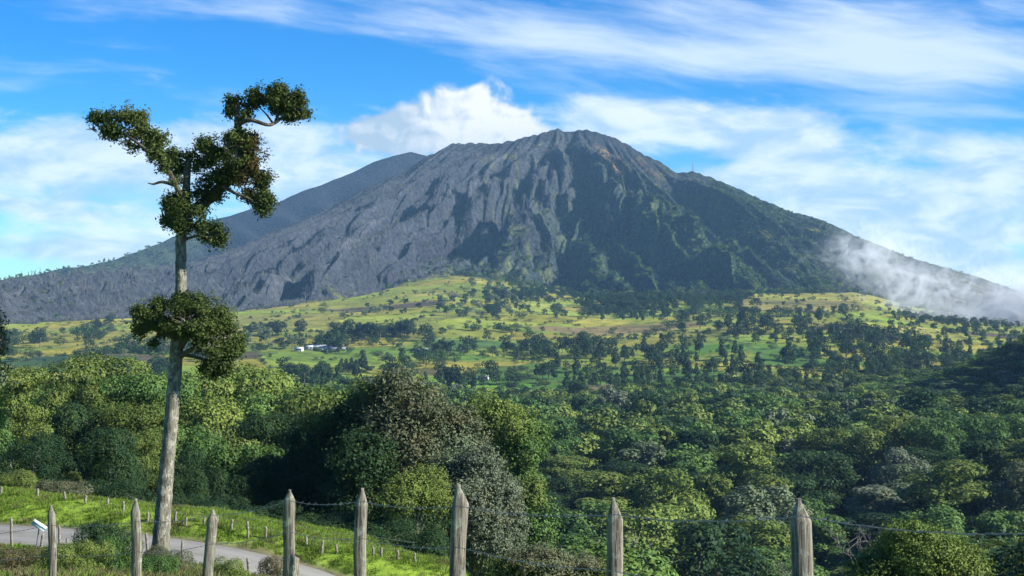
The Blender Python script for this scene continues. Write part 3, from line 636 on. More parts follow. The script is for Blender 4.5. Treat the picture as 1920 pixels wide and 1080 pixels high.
def valley_spec(c, D, x, s):
    q = RND.random(); north = fbm(np.array([x / 60.]), np.array([D / 60.]), 2)[0]
    if q < .30: mt = 'green'
    elif q < .56: mt = 'olive'
    elif q < .70: mt = 'dark'
    elif q < .77: mt = 'grey'
    elif q < .95: mt = 'lime'
    elif q < .98: mt = 'brown'
    else: mt = 'silver'
    if north > .25 and mt == 'lime': mt = 'dark'
    h = s * RND.uniform(.75, 1.6) * (1 if D > 150 else .95)
    if 940 < c < 1040 and D < 470: h *= .8
    if 1540 < c < 1690 and 230 < D < 430: h *= .62
        
    # nothing in front rises above the canopy line seen from the road
    lim = np.interp(D, [62, 100, 160, 300, 450, 700, 1000], [1030, 1000, 980, 900, 770, 735, 715])
    if c < 700: lim = np.interp(D, [60, 130, 180, 230, 320, 500, 1000], [880, 770, 705, 698, 730, 735, 705])
    top = (540 - lim) / F * D; h = min(h, max(top + RND.uniform(-4.0, 3.0) - h1(x, D), 5.0 if D < 400 else 8.5))
    return mt, h
def where(c, D):
    side = ('behind the lone tree' if c < 480 else 'behind the centre tree' if c < 900 else 'right of the centre tree' if c < 1150 else 'between the two rightmost posts' if c < 1500 else 'beyond the rightmost post' if c < 1720 else 'at the right edge')
    dep = 'lowest forest rows' if D < 200 else 'lower forest' if D < 340 else 'middle forest' if D < 420 else 'upper forest'
    return side, dep
N_IND = 285; stuffv = []
for i, (c, D, x, s) in enumerate(cand):
    mt, h = valley_spec(c, D, x, s)
    if i < N_IND and D < 520:
        k = RND.randrange(4) if D < 175 else RND.randrange(6); pr = (PRO_NEAR if D < 175 else PRO_MID)[k]; sty = (['full', 'multi', 'flat', 'full'] if D < 175 else STY)[k]
        sd_, dp = where(c, D)
        sc_ = h / HM * (1.0 if sty != 'flat' else .95)
        plant_tree('forest_tree', pr, mt, x, D, max(s * .138, sc_ * .8) * RND.uniform(.95, 1.15), '%s %s tree in the %s, %s' % (DESC[mt], SHP[sty], dp, sd_), 'tree', 'trees of the valley forest in the %s, %s' % (dp, sd_), sz=sc_)
    else: stuffv.append((c, D, x, s, mt, h))
print('valley individuals', min(N_IND, len(cand)), 'stuff', len(stuffv))
SRC = [proto('far', s, HM, 1500, .85, 300 + i, True, m_) for i, (s, m_) in enumerate([('round', 'green'), ('multi', 'green'), ('round', 'olive'), ('multi', 'olive'), ('round', 'dark'), ('flat', 'dark'), ('multi', 'grey'), ('round', 'lime'), ('multi', 'brown'), ('round', 'silver')])]
PK = {'green': (0, 1), 'olive': (2, 3), 'dark': (4, 5), 'grey': (6, 6), 'lime': (7, 7), 'brown': (8, 8), 'silver': (9, 9)}
pts = [(x, D, h1(x, D)) for (c, D, x, s, mt, h) in stuffv]; pk = [RND.choice(PK[q[4]]) for q in stuffv]; sc_ = [(max(q[3] * .130, q[5] / HM * .8),) * 2 + (q[5] / HM,) for q in stuffv]
scatter('forest', pts, sc_, pk, SRC, 'unbroken green forest canopy filling the far valley below the pastures', 'forest')

ug = np.random.RandomState(61); N_ = 5200; D_ = 70 + 600 * ug.uniform(size=N_) ** .8; c_ = ug.uniform(-60, 1990, N_)
ok_ = ~((c_ < 1010) & (D_ < 125)) & np.array([not clearing(a, b) for a, b in zip(c_, D_)]) & ~((c_ < 1010) & (D_ < 180) & (c_ > 600)); D_, c_ = D_[ok_], c_[ok_]; x_ = (c_ - 960) / F * D_
UG = [proto('under', 'bush', 4.0, 900, .42, 640 + i, True, m_) for i, m_ in enumerate(['dark', 'dark', 'dark'])]  # leaves all dark, to colour in the shade of gaps between crowns
scatter('undergrowth', np.stack([x_, D_, H(x_, D_) - .3], 1), ug.uniform(.7, 1.7, len(x_)), ug.randint(0, 3, len(x_)), UG, 'dark green undergrowth between the trees of the valley forest', 'undergrowth')

# ---- left wood beyond the road: individually built trees, each at its bearing and distance
# (column, distance, top row, width px, style index, colour)
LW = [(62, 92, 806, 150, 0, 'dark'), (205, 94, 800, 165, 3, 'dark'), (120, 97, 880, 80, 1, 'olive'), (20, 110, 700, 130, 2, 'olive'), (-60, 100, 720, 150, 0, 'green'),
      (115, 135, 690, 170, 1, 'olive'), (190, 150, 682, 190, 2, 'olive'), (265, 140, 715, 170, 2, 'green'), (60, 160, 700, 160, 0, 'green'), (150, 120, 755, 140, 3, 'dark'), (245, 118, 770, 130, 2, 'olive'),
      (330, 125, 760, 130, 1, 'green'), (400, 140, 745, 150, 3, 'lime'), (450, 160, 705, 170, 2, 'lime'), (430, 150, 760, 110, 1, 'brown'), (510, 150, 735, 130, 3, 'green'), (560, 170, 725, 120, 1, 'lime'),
      (340, 105, 830, 120, 0, 'dark'), (390, 110, 815, 130, 3, 'green'), (460, 112, 800, 150, 1, 'green'), (530, 115, 790, 150, 2, 'dark'), (600, 118, 770, 150, 3, 'dark'),  # dark leaves here and below paint in the hollow's shade
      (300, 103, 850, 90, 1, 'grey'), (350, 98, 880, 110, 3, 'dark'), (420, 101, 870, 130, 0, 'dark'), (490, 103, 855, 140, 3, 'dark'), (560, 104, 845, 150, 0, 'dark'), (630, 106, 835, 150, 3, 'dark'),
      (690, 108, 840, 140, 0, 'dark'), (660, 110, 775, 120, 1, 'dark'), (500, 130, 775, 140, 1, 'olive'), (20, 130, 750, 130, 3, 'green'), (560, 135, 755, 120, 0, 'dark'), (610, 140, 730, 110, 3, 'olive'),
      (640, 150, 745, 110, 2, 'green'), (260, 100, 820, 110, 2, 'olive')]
LWL = ['round dark green tree standing at the left end of the upper grass bank', 'wide dark green tree on the bank, second from the left edge', 'small olive tree between the two round trees on the bank',
       'olive layered tree at the left edge above the round bank trees', 'green tree cut by the left picture edge', 'clumpy olive tree below the dark green field', 'broad layered olive tree left of the lone trunk',
       'flat layered green tree touching the lone trunk on its left', 'mid green tree behind the layered olive trees at left', 'dark tree rising between the two bank trees', 'olive layered tree just left of the lone trunk, above the wide bank tree',
       'green clumpy tree just right of the lone trunk', 'bright green tree right of the lone trunk, below the green field', 'yellow green spreading tree right of the lone tree, topmost there', 'brown dry crowned tree right of the lone trunk',
       'mid green round tree below the brown ploughed field', 'bright green clumpy tree near the ploughed field', 'dark round tree hugging the lone trunk on its right', 'green round tree in half shade right of the lone trunk',
       'green clumpy tree above the shaded hollow', 'dark layered tree above the shaded hollow, nearer the centre tree', 'dark tree left of the brown crowned centre tree', 'grey green small tree left of the lone trunk low down',
       'dark shaded tree just right of the lone trunk base', 'dark shaded tree above the third post from the left', 'dark shaded tree between third and fourth posts', 'dark shaded round tree above the fourth post', 'dark shaded tree between fourth and fifth posts',
       'dark shaded round tree above the fifth post', 'dark clumpy tree against the left side of the brown crowned centre tree', 'olive clumpy tree in the middle of the sunlit slope', 'green round tree at the left edge, mid height', 'dark tree behind the shaded hollow',
       'small olive tree peeping left of the centre tree top', 'flat green tree peeping left of the centre tree top', 'olive layered tree left of the lone trunk above the bank']
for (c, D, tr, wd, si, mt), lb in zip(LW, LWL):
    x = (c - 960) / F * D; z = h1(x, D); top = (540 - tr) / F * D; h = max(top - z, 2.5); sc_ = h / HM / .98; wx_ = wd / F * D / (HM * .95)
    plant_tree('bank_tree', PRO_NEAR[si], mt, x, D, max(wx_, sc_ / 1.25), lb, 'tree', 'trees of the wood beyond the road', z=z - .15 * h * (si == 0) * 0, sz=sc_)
    # keep low skirts leafy: trees at the wood edge branch near the ground
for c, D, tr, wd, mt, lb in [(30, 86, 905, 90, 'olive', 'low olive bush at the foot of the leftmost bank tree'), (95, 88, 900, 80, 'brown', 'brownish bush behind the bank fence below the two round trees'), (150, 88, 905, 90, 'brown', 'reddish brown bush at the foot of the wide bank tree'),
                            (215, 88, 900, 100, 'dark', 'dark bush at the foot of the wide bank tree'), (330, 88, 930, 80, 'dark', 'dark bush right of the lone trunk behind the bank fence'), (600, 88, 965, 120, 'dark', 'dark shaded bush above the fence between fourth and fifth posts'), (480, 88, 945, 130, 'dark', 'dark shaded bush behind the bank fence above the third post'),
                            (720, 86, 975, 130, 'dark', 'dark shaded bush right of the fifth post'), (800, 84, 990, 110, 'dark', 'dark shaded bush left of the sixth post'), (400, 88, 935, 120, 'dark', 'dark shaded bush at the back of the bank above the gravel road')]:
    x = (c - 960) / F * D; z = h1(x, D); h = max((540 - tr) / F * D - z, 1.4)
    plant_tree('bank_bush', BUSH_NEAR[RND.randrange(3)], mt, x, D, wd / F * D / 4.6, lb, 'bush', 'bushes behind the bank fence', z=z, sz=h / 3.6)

# ---- big centre tree, its silver neighbours and hanging olive bush
def sprays(ells, nsp, per, leaf, length, rng, gap=.0, up=.35, gs=1.0):
    E = np.asarray(ells, float); a = E[:, 3] * E[:, 4] * E[:, 5]; a = a ** .8; a /= a.sum(); k = rng.choice(len(E), nsp * 3, p=a)
    d = rng.normal(size=(nsp * 3, 3)); d /= np.linalg.norm(d, axis=1)[:, None]; rr = rng.uniform(0, 1, (nsp * 3, 1)) ** .36 * np.where(rng.uniform(size=(nsp * 3, 1)) < .10, rng.uniform(1, 1.28, (nsp * 3, 1)), 1)
    p = E[k, :3] + d * E[k, 3:6] * rr
    nz = pn(p[:, 0] * gs, p[:, 2] * gs * 1.2 + 3) + pn(p[:, 1] * gs + 9, p[:, 2] * gs) + .5 * pn(p[:, 0] * gs * 2.3, p[:, 1] * gs * 2.3 + p[:, 2] * gs * 2)
    ok = nz > gap - .45 * rng.uniform(size=len(nz)); p = p[ok][:nsp]; d = d[ok][:nsp]
    ax = d * .8 + rng.normal(size=p.shape) * .5 + np.array((0, 0, up)); ax /= np.linalg.norm(ax, axis=1)[:, None]
    t_ = rng.uniform(-.5, .5, (len(p), per, 1)); q = p[:, None] + ax[:, None] * t_ * length * rng.uniform(.6, 1.4, (len(p), 1, 1)) + rng.normal(size=(len(p), per, 3)) * length * .17
    nr = d[:, None] * .9 + rng.normal(size=q.shape) * .55 + np.array((0, 0, .45)); nr /= np.linalg.norm(nr, axis=2)[:, :, None]
    q = q.reshape(-1, 3); nr = nr.reshape(-1, 3); return quads(q, nr, leaf * rng.uniform(.6, 1.4, len(q)), rng, .5)
def special(name, parts, D, base, label, cat, n_leaf, leaf, bark='bark', seed=1, group=None, rnd=.8, twig=26):
    """parts: list of (column, row, rx px, ry px, depth offset m, material)"""
    rng = np.random.RandomState(seed); bx, by, bz = base; root = empty(name, base); tag(root, label, cat, group)
    bym = {}
    for (c, r, rx, ry, do, mt) in parts: bym.setdefault(mt, []).append((c, r, rx, ry, do))
    tot = sum(p[2] * p[3] for p in parts); tr = []
    for mt, ps in bym.items():
        L = []
        for c, r, rx, ry, do in ps:
            d_ = D + do; p = ptat(c, r, d_); ax = rx / F * d_; az = ry / F * d_
            L.append((p.x - bx, p.y - by, p.z - bz, ax * 1.08, ax * 1.0, az * 1.12)); tr.append((p.x - bx, p.y - by, p.z - bz))
        sh = sum(p[2] * p[3] for p in ps) / tot; per = 12
        v, f = sprays(L, int(n_leaf * sh / per), per, leaf, leaf * 4.2, rng, gap=.02, gs=1.0 / max(leaf * 4, .5)); me = mesh_np('crown', v, f, [M[mt]]); link('crown', me, root)
    hh = max(p[2] for p in tr); r0 = max(.12, hh * .024); segs = [tube(*smooth_path([(0, 0, -.6), (0, 0, .2), (0, 0, hh * .3), tuple(np.mean(tr, 0) * .8)], [r0 * 1.6, r0 * 1.2, r0, r0 * .5], 3), ns=8)]
    for p in tr:
        st = (p[0] * .1, p[1] * .1, min(p[2] * .45, hh * .4)); segs.append(tube(*smooth_path([st, (p[0] * .55, p[1] * .55, st[2] + (p[2] - st[2]) * .6), p], [r0 * .5, r0 * .34, r0 * .12], 3), ns=5))
    v, f = join(segs); link('trunk', mesh_np('trunk', v, f, [M[bark]], True), root); return root
CT_ = [(745, 728, 52, 34, 0, 'brown'), (700, 745, 46, 34, 1, 'olive'), (790, 760, 50, 36, -1, 'brown'), (660, 790, 45, 40, 2, 'dark'), (740, 800, 62, 48, -1, 'brown'), (820, 800, 50, 42, 0, 'brown'), (860, 790, 36, 30, 1, 'brown'),
       (690, 850, 55, 46, 1, 'dark'), (780, 860, 56, 42, -2, 'brown'), (850, 850, 50, 46, -1, 'grey'), (620, 840, 46, 40, 3, 'dark'), (890, 820, 30, 32, 0, 'brown'), (650, 900, 60, 50, 2, 'dark'), (730, 915, 50, 50, 2, 'dark')]
CT_ += [(600, 790, 40, 34, 3, 'olive'), (570, 830, 40, 36, 4, 'dark'), (610, 900, 50, 50, 3, 'dark'), (740, 760, 80, 50, 2, 'grey'), (830, 850, 60, 50, 2, 'brown'), (880, 860, 40, 44, 1, 'grey'), (790, 830, 60, 60, 1, 'brown'), (700, 790, 60, 50, 5, 'dark'), (760, 770, 70, 50, 6, 'brown'), (680, 860, 60, 50, -4, 'dark'), (650, 950, 60, 50, -3, 'dark'), (720, 980, 60, 50, -3, 'dark'), (780, 990, 50, 50, 0, 'dark'), (820, 930, 50, 50, 2, 'dark')]  # dark lobes colour in the crown's shaded left side; deep offsets widen its shadow
special('brown_crowned_tree', CT_, 100, (-8.5, 101, h1(-8.5, 101)), 'large tree with brown and olive crown, tallest in the centre behind the fence', 'tree', 110000, .23, seed=4)
ST_ = [(900, 880, 42, 40, 0, 'silver'), (870, 925, 45, 40, -1, 'silver'), (935, 930, 42, 44, 0, 'silver'), (900, 975, 52, 42, -1, 'silver'), (950, 985, 36, 40, 0, 'silver'), (925, 1030, 50, 36, -1, 'silver'), (870, 1010, 40, 36, 0, 'grey'), (840, 880, 36, 30, 1, 'grey'), (960, 1040, 30, 30, 0, 'grey')]
special('silver_leaved_tree', ST_, 92, (-2.3, 92, h1(-2.3, 92)), 'silvery grey leaved tree behind the sixth post', 'tree', 60000, .17, seed=5)
special('olive_shrub', [(770, 925, 50, 34, 0, 'lime'), (800, 905, 40, 28, 1, 'olive'), (750, 940, 36, 24, -1, 'olive'), (815, 935, 36, 26, 0, 'olive')], 88, (-6.0, 88, h1(-6.0, 88)), 'feathery olive shrub between the fifth and sixth posts', 'shrub', 26000, .13, seed=6)
special('green_leafy_tree', [(915, 770, 44, 30, 0, 'lime'), (960, 800, 46, 34, 0, 'lime'), (900, 800, 30, 26, 1, 'green'), (985, 845, 38, 34, 0, 'green'), (950, 850, 42, 34, 1, 'lime'), (1000, 810, 30, 26, 1, 'green'), (960, 900, 44, 40, 1, 'green'), (985, 930, 40, 40, 0, 'olive'), (1000, 980, 44, 44, 0, 'green'), (985, 1030, 44, 40, 0, 'green'), (940, 960, 44, 44, 0, 'olive')], 150, (0, 151, h1(0, 151)), 'bright leafy green tree just right of the brown crowned centre tree', 'tree', 52000, .30, seed=7)
special('bramble', [(1010, 1060, 60, 34, 0, 'brown'), (960, 1078, 50, 30, 0, 'olive'), (1080, 1068, 50, 26, 1, 'brown'), (1120, 1085, 50, 26, 1, 'olive')], 52, (1.2, 52, h1(1.2, 52)), 'dry brownish bush at the bottom edge between sixth and seventh posts', 'bush', 36000, .09, seed=8)
special('broadleaf_bush', [(1730, 1040, 70, 50, 0, 'lime'), (1670, 1060, 60, 40, 1, 'lime'), (1790, 1065, 60, 44, 0, 'olive'), (1700, 1010, 44, 30, 0, 'lime'), (1640, 1085, 50, 40, 0, 'olive')], 62, (18.0, 62, h1(18.0, 62)), 'yellowish leafy treetop at the bottom edge right of the rightmost post', 'tree', 50000, .13, seed=9)
special('edge_tree', [(-12, 640, 24, 34, 0, 'straw'), (-12, 700, 22, 30, 0, 'grey'), (-22, 760, 38, 44, 0, 'lime'), (-40, 600, 40, 30, 0, 'grey'), (-50, 680, 50, 60, 1, 'olive')], 62, (-24.3, 62, h1(-24.3, 62)), 'sunlit tree cut by the left picture edge above the road', 'tree', 12000, .16, seed=10)

def bare_tree(x, y, h, label, seed):
    rng = np.random.RandomState(seed); ps = []
    def grow(p, d, L, r, k):
        q = p + d * L; ps.append(tube([p, (p + q) / 2 + rng.normal(size=3) * L * .06, q], [r, r * .8, r * .6], ns=5 if k < 2 else 3))
        if k >= 5: return
        for _ in range(3 if k < 4 else 2): e = d + rng.normal(size=3) * .55 + np.array((0, 0, .1)); grow(q, e / np.linalg.norm(e), L * rng.uniform(.6, .8), r * .58, k + 1)
    grow(np.zeros(3), np.array((0, 0, 1.)), h * .3, h * .022, 0); v, f = join(ps); tag(link('bare_tree', mesh_np('bare_tree', v, f, [M['pale_bark']]), loc=(x, y, h1(x, y) - .2)), label, 'bare tree', 'bare branched trees in the woods')
for c, D, r_top, lb, sd in [(432, 135, 742, 'pale leafless tree right of the lone trunk among green crowns', 1), (462, 128, 762, 'smaller pale leafless tree beside the leafless one right of the lone trunk', 2), (1585, 300, 905, 'grey leafless tree in the valley forest above the rightmost post', 3), (1090, 240, 960, 'grey leafless tree left of the split topped post', 4)]:
    x = (c - 960) / F * D; bare_tree(x, D, max((540 - r_top) / F * D - h1(x, D), 5), lb, sd)

# ------------------------------------------------------------------ plateau trees: individuals and the rest
PP = [proto('pasture_tree', s, 10.0, 620, .85, 400 + i, True, m_) for i, (s, m_) in enumerate([('round', 'blue'), ('multi', 'blue'), ('tall', 'blue'), ('tall', 'dark'), ('round', 'dark'), ('multi', 'grey'), ('bush', 'dark'), ('round', 'olive')])]
PPD = ['round dark bluish tree', 'loose clumpy bluish tree', 'tall narrow bluish tree', 'tall narrow dark green tree', 'round dark green tree', 'loose greyish tree', 'low dark bushy tree', 'round olive tree']
# clusters: column, distance, half widths, weight, style picks
CL = [(705, 1560, 85, 26, 46, (0, 1, 4)), (600, 1440, 60, 18, 14, (0, 4)), (1000, 1370, 90, 60, 18, (0, 1, 4)), (1110, 1330, 80, 60, 22, (2, 0, 4)), (1210, 1300, 90, 90, 30, (2, 3, 0)), (1330, 1230, 90, 90, 40, (2, 3, 4)), (1060, 1160, 70, 60, 26, (2, 3, 0)), (1150, 1080, 90, 60, 40, (3, 4, 2)),
      (1260, 1110, 110, 60, 34, (4, 2, 3)), (1400, 1100, 120, 50, 38, (3, 4, 1)), (1560, 1200, 90, 90, 46, (4, 0, 1)), (1620, 1400, 120, 160, 80, (4, 0, 1)), (1700, 1250, 100, 160, 70, (4, 0, 6)), (1450, 1600, 120, 120, 50, (4, 0, 2)), (1540, 1850, 90, 120, 22, (0, 1, 6)), (1320, 1750, 70, 180, 34, (4, 0, 6)),
      (960, 2200, 70, 240, 70, (0, 1, 5)), (900, 1900, 70, 80, 22, (0, 1, 5)), (760, 2000, 120, 160, 16, (1, 5)), (500, 1650, 60, 60, 12, (0, 5)), (490, 1500, 40, 60, 8, (5, 1)), (180, 1700, 30, 140, 16, (5, 0)), (100, 1500, 120, 60, 16, (6, 0)), (250, 1350, 100, 40, 14, (6, 0, 4)), (300, 1120, 60, 40, 16, (4, 0)),
      (610, 1080, 50, 60, 26, (2, 3, 4)), (660, 1180, 24, 40, 10, (2, 3)), (860, 1060, 50, 30, 12, (3, 2)), (740, 1120, 70, 40, 10, (4, 6)), (840, 1400, 60, 60, 10, (0, 1)), (780, 1260, 60, 40, 8, (0, 6)), (400, 1300, 60, 60, 12, (0, 6)), (1470, 1240, 24, 30, 10, (0, 3)), (900, 1080, 160, 50, 22, (4, 0)), (1100, 1900, 120, 80, 26, (0, 6, 1)), (560, 1130, 60, 50, 16, (4, 2))]
rg2 = np.random.RandomState(3); pt = []
for (c0, d0, rc, rd_, n_, pk_) in CL:
    for _ in range(int(n_ * ((1.25 if d0 > 1250 else .75) * (1 if c0 < 1050 else .52)))):
        c = c0 + rg2.normal() * rc * .55; D = d0 + rg2.normal() * rd_ * .6
        if D < 990 or D > yb(c) - 5: continue
        pt.append((c, D, pk_[rg2.randint(len(pk_))], rg2.uniform(.65, 1.25)))
for _ in range(520):   # scattered over the pastures
    D = rg2.uniform(1000, 2600); c = rg2.uniform(-60, 1980)
    if D > yb(c) - 10: continue
    w_ = .34 + .2 * sstep(c, 900, 1300); n_ = fbm(np.array([(c - 960) / F * D / 130]), np.array([D / 130]), 2)[0]
    if rg2.uniform() < w_ * (n_ > -.1): pt.append((c, D, [0, 1, 4, 5, 6, 6, 2][rg2.randint(7)], rg2.uniform(.35, 1.0)))
# hedges along field edges
for (c0, d0, c1_, d1_, n_) in [(0, 1310, 260, 1320, 26), (260, 1320, 420, 1240, 16), (560, 1470, 760, 1500, 22), (430, 1400, 600, 1470, 14), (1060, 1500, 1280, 1620, 18), (1180, 1000, 1500, 1060, 20), (20, 1650, 300, 1700, 14), (800, 1620, 1020, 1640, 14), (1500, 1500, 1700, 1500, 22), (1500, 1180, 1720, 1120, 30), (1380, 1850, 1560, 1780, 14)]:
    for _ in range(n_):
        f_ = rg2.uniform(); pt.append((c0 + (c1_ - c0) * f_ + rg2.normal() * 3, d0 + (d1_ - d0) * f_ + rg2.normal() * 8, [6, 4, 0, 6][rg2.randint(4)], rg2.uniform(.3, .8)))
pt = [p for p in pt if p[1] < yb(p[0]) - 2]
pt.sort(key=lambda p: p[1] / p[3]); pt = [p for p in pt if -30 < p[0] < 1950] + [p for p in pt if not -30 < p[0] < 1950]
def pwhere(c, D):
    if c < 480: a = 'on the yellow pasture left of the farm buildings' if D > 1350 else 'around the dark green field'
    elif c < 800: a = 'near the white farm buildings' if 1250 < D < 1650 else 'on the yellow slope above the farm buildings' if D >= 1650 else 'near the brown ploughed field'
    elif c < 1060: a = 'on the grassy spur at the foot of the volcano' if D > 1800 else 'on the middle pasture below the summit' if D > 1250 else 'around the bright green field'
    elif c < 1350: a = 'under the dark wooded knoll' if D > 1600 else 'on the lower pasture right of the bright green field' if D > 1150 else 'along the upper edge of the valley forest'
    else: a = 'on the tawny hill at the right' if D > 1600 else 'on the right hand pastures below the tawny hill' if D > 1250 else 'above the forest at the right'
    return a
first_p = {}; rest = []
for i, (c, D, k, s) in enumerate(pt):
    x = (c - 960) / F * D
    if i < 290:
        if k not in first_p: o = link('pasture_tree', PP[k]); first_p[k] = o
        else: o = first_p[k].copy(); COL.objects.link(o)
        o.location = (x, D, h1(x, D) - .2); o.rotation_euler = (0, 0, RND.uniform(0, 6.28)); q = s * (1.6 if D > 1250 else 1.3); o.scale = (q, q, q * RND.uniform(.9, 1.15))
        wh = pwhere(c, D); tag(o, '%s %s' % (PPD[k], wh), 'tree', '%ss %s' % (PPD[k], wh))
    else: rest.append((x, D, h1(x, D) - .2, k, s * 1.3))
print('plateau', len(pt))
# hill woods: knoll under the mountain, right spur, right belt
hw = []
def area_trees(n, c0, d0, rc, rd_, smin, smax, pick):
    for _ in range(n):
        c = c0 + rg2.normal() * rc * .55; D = d0 + rg2.normal() * rd_ * .6
        if D > yb(c) + 10 or D < 560: continue
        x = (c - 960) / F * D; hw.append((x, D, h1(x, D) - .3, pick[rg2.randint(len(pick))], rg2.uniform(smin, smax)))
area_trees(420, 1190, 2080, 95, 170, .8, 1.4, (0, 1, 4, 3)); area_trees(260, 1330, 2150, 90, 150, .7, 1.3, (0, 4, 1)); area_trees(110, 1800, 1450, 190, 420, .7, 1.3, (4, 0, 1, 3)); area_trees(60, 1650, 1120, 250, 120, .7, 1.3, (4, 0, 1, 3)); area_trees(60, 1330, 1010, 260, 30, .7, 1.2, (4, 3, 0))
area_trees(520, 1480, 950, 330, 55, .5, .9, (4, 7, 0, 5)); area_trees(200, 1080, 925, 150, 35, .5, .8, (4, 7, 0)); area_trees(260, 1760, 1000, 150, 80, .6, 1.0, (4, 7, 0))
area_trees(1100, 2080, 760, 170, 210, .7, 1.15, (4, 3, 6)); area_trees(260, 1800, 2050, 120, 260, .6, 1.1, (0, 1, 4)); area_trees(120, 1030, 2330, 90, 150, .6, 1.1, (0, 1, 4)); area_trees(50, 1450, 1500, 120, 110, .6, 1.1, (0, 4, 1))
hg = rg2.uniform(size=(60000, 2)); hc = -60 + 2050 * hg[:, 0]; hd = 960 + 1650 * hg[:, 1]; hx_ = (hc - 960) / F * hd; pid_, ped_ = plots(hx_, hd)
kk = (ped_ < .045) & (fbm(hx_ / 60, hd / 60, 2) > -.12) & (hd < yb(hc) - 5) & (((pid_ * 17) % 1) < .75); hx_, hd = hx_[kk][:2600], hd[kk][:2600]; hs_ = rg2.uniform(.16, .5, len(hx_))
scatter('hedges', np.stack([hx_, hd, H(hx_, hd) - .2], 1), np.stack([hs_ * 1.2, hs_ * 1.2, hs_], 1), rg2.choice([4, 6, 7, 5], len(hx_)), PP, 'low dark hedgerows dividing the plateau pastures', 'hedges')
allr = rest + hw
scatter('woods', [a[:3] for a in allr], [(a[4], a[4], a[4]) for a in allr], [a[3] for a in allr], PP, 'dark woodland on the knolls and right hand hills of the plateau', 'woods')

# ---- forest and dead wood clothing the mountain
SLG = [proto('slope', s, 10.0, 90, 2.3, 500 + i, True, m_, rnd=.6) for i, (s, m_) in enumerate([('round', 'blue'), ('multi', 'dark'), ('round', 'olive'), ('multi', 'green')])]
def dead_proto(seed):
    rng = np.random.RandomState(seed); ps = []
    for i in range(6):
        x, y = rng.uniform(-6, 6, 2); h = rng.uniform(5, 11); lx, ly = rng.uniform(-.8, .8, 2); ps.append(tube([(x, y, -1), (x + lx * .5, y + ly * .5, h * .6), (x + lx, y + ly, h)], [.45, .32, .1], ns=3))
        for j in range(3):
            a = rng.uniform(0, 6.28); z = h * rng.uniform(.5, .85); q = rng.uniform(1, 2.4); ps.append(tube([(x + lx * .5, y + ly * .5, z), (x + math.cos(a) * q, y + math.sin(a) * q, z + q * .8)], [.2, .07], ns=3))
    v, f = join(ps); return mesh_np('dead', v, f, [M['snag']])
SLD = [dead_proto(i) for i in range(3)]
rg3 = np.random.RandomState(8); N_ = 42000
c = rg3.uniform(-100, 2050, N_); t_ = rg3.uniform(0, 1.0, N_) ** .9; x, Y, z, rdg = mountain(c, t_); r = 540 - F * z / Y; n_ = fbm(x / 210, Y / 300, 4)
gq = green_amount(c, r, t_, n_) * (1 - .85 * sstep(t_, .60, .92) * (c < 1330)) ; keep = (rg3.uniform(size=N_) < gq) & (grass_patch(c, r) < .38) & (t_ < .985)
keep |= (rg3.uniform(size=N_) < .035) & (c < 900) & (t_ < .8)
pts = np.stack([x, Y, z - .8], 1)[keep]; s_ = rg3.uniform(.45, 1.05, len(pts)) * (1 - .35 * t_[keep]); scatter('mountain_forest', pts, np.stack([s_ * 1.15, s_ * 1.15, s_], 1), rg3.randint(0, 4, len(pts)), SLG, 'dark green cloud forest covering the right flank of the volcano', 'forest')
dk = (~keep) & (rg3.uniform(size=N_) < (1 - gq) * .75) & (t_ < .93) & (grass_patch(c, r) < .3); pts = np.stack([x, Y, z - .3], 1)[dk]
scatter('dead_forest', pts, rg3.uniform(.45, 1.0, len(pts)), rg3.randint(0, 3, len(pts)), SLD, 'grey standing dead trees covering the ash slopes of the volcano', 'dead forest')
N_ = 1500; i_ = rg3.randint(0, len(xv), N_ * 6); ok = (cb[i_] > 0) & (cb[i_] < 420) & (tb[i_] < 1.05); i_ = i_[ok][:N_]
scatter('ridge_forest', np.stack([xv, yv, zv], 1)[i_], rg3.uniform(.5, 1.2, len(i_)), rg3.randint(0, 4, len(i_)), SLG, 'low green scrub on the far left ridge', 'forest')

# dead snags standing on the left skyline
def snag(x, y, z, h, label, seed):
    rng = np.random.RandomState(seed); ps = [tube(*smooth_path([(0, 0, -2), (rng.uniform(-.3, .3), 0, h * .5), (rng.uniform(-.8, .8), 0, h)], [.75, .5, .16], 3), ns=5)]
    for j in range(5):
        a = rng.uniform(0, 6.28); q = rng.uniform(1.5, 3.5); z0 = h * rng.uniform(.45, .85); ps.append(tube([(0, 0, z0), (math.cos(a) * q, math.sin(a) * q, z0 + q * 1.1)], [.28, .1], ns=4))
    v, f = join(ps); o = link('dead_tree', mesh_np('dead_tree', v, f, [M['snag']]), loc=(x, y, z)); tag(o, label, 'dead tree', 'bare trunks on the left skyline')
for i, (c, hh) in enumerate([(40, 16), (53, 12), (66, 17), (74, 20), (118, 11), (205, 12)]):
    j = np.argmin(np.abs(bc - c)); k = 119 * len(bc) + j
    snag(xv[k], yv[k], zv[k] - 1, hh, ['bare dead trunk on the skyline, leftmost of the row', 'short bare trunk second from left on the skyline', 'bare forked trunk in the middle of the skyline row', 'tallest bare dead trunk on the left skyline', 'lone low snag right of the skyline row', 'small snag farther up the left ridge'][i], 60 + i)
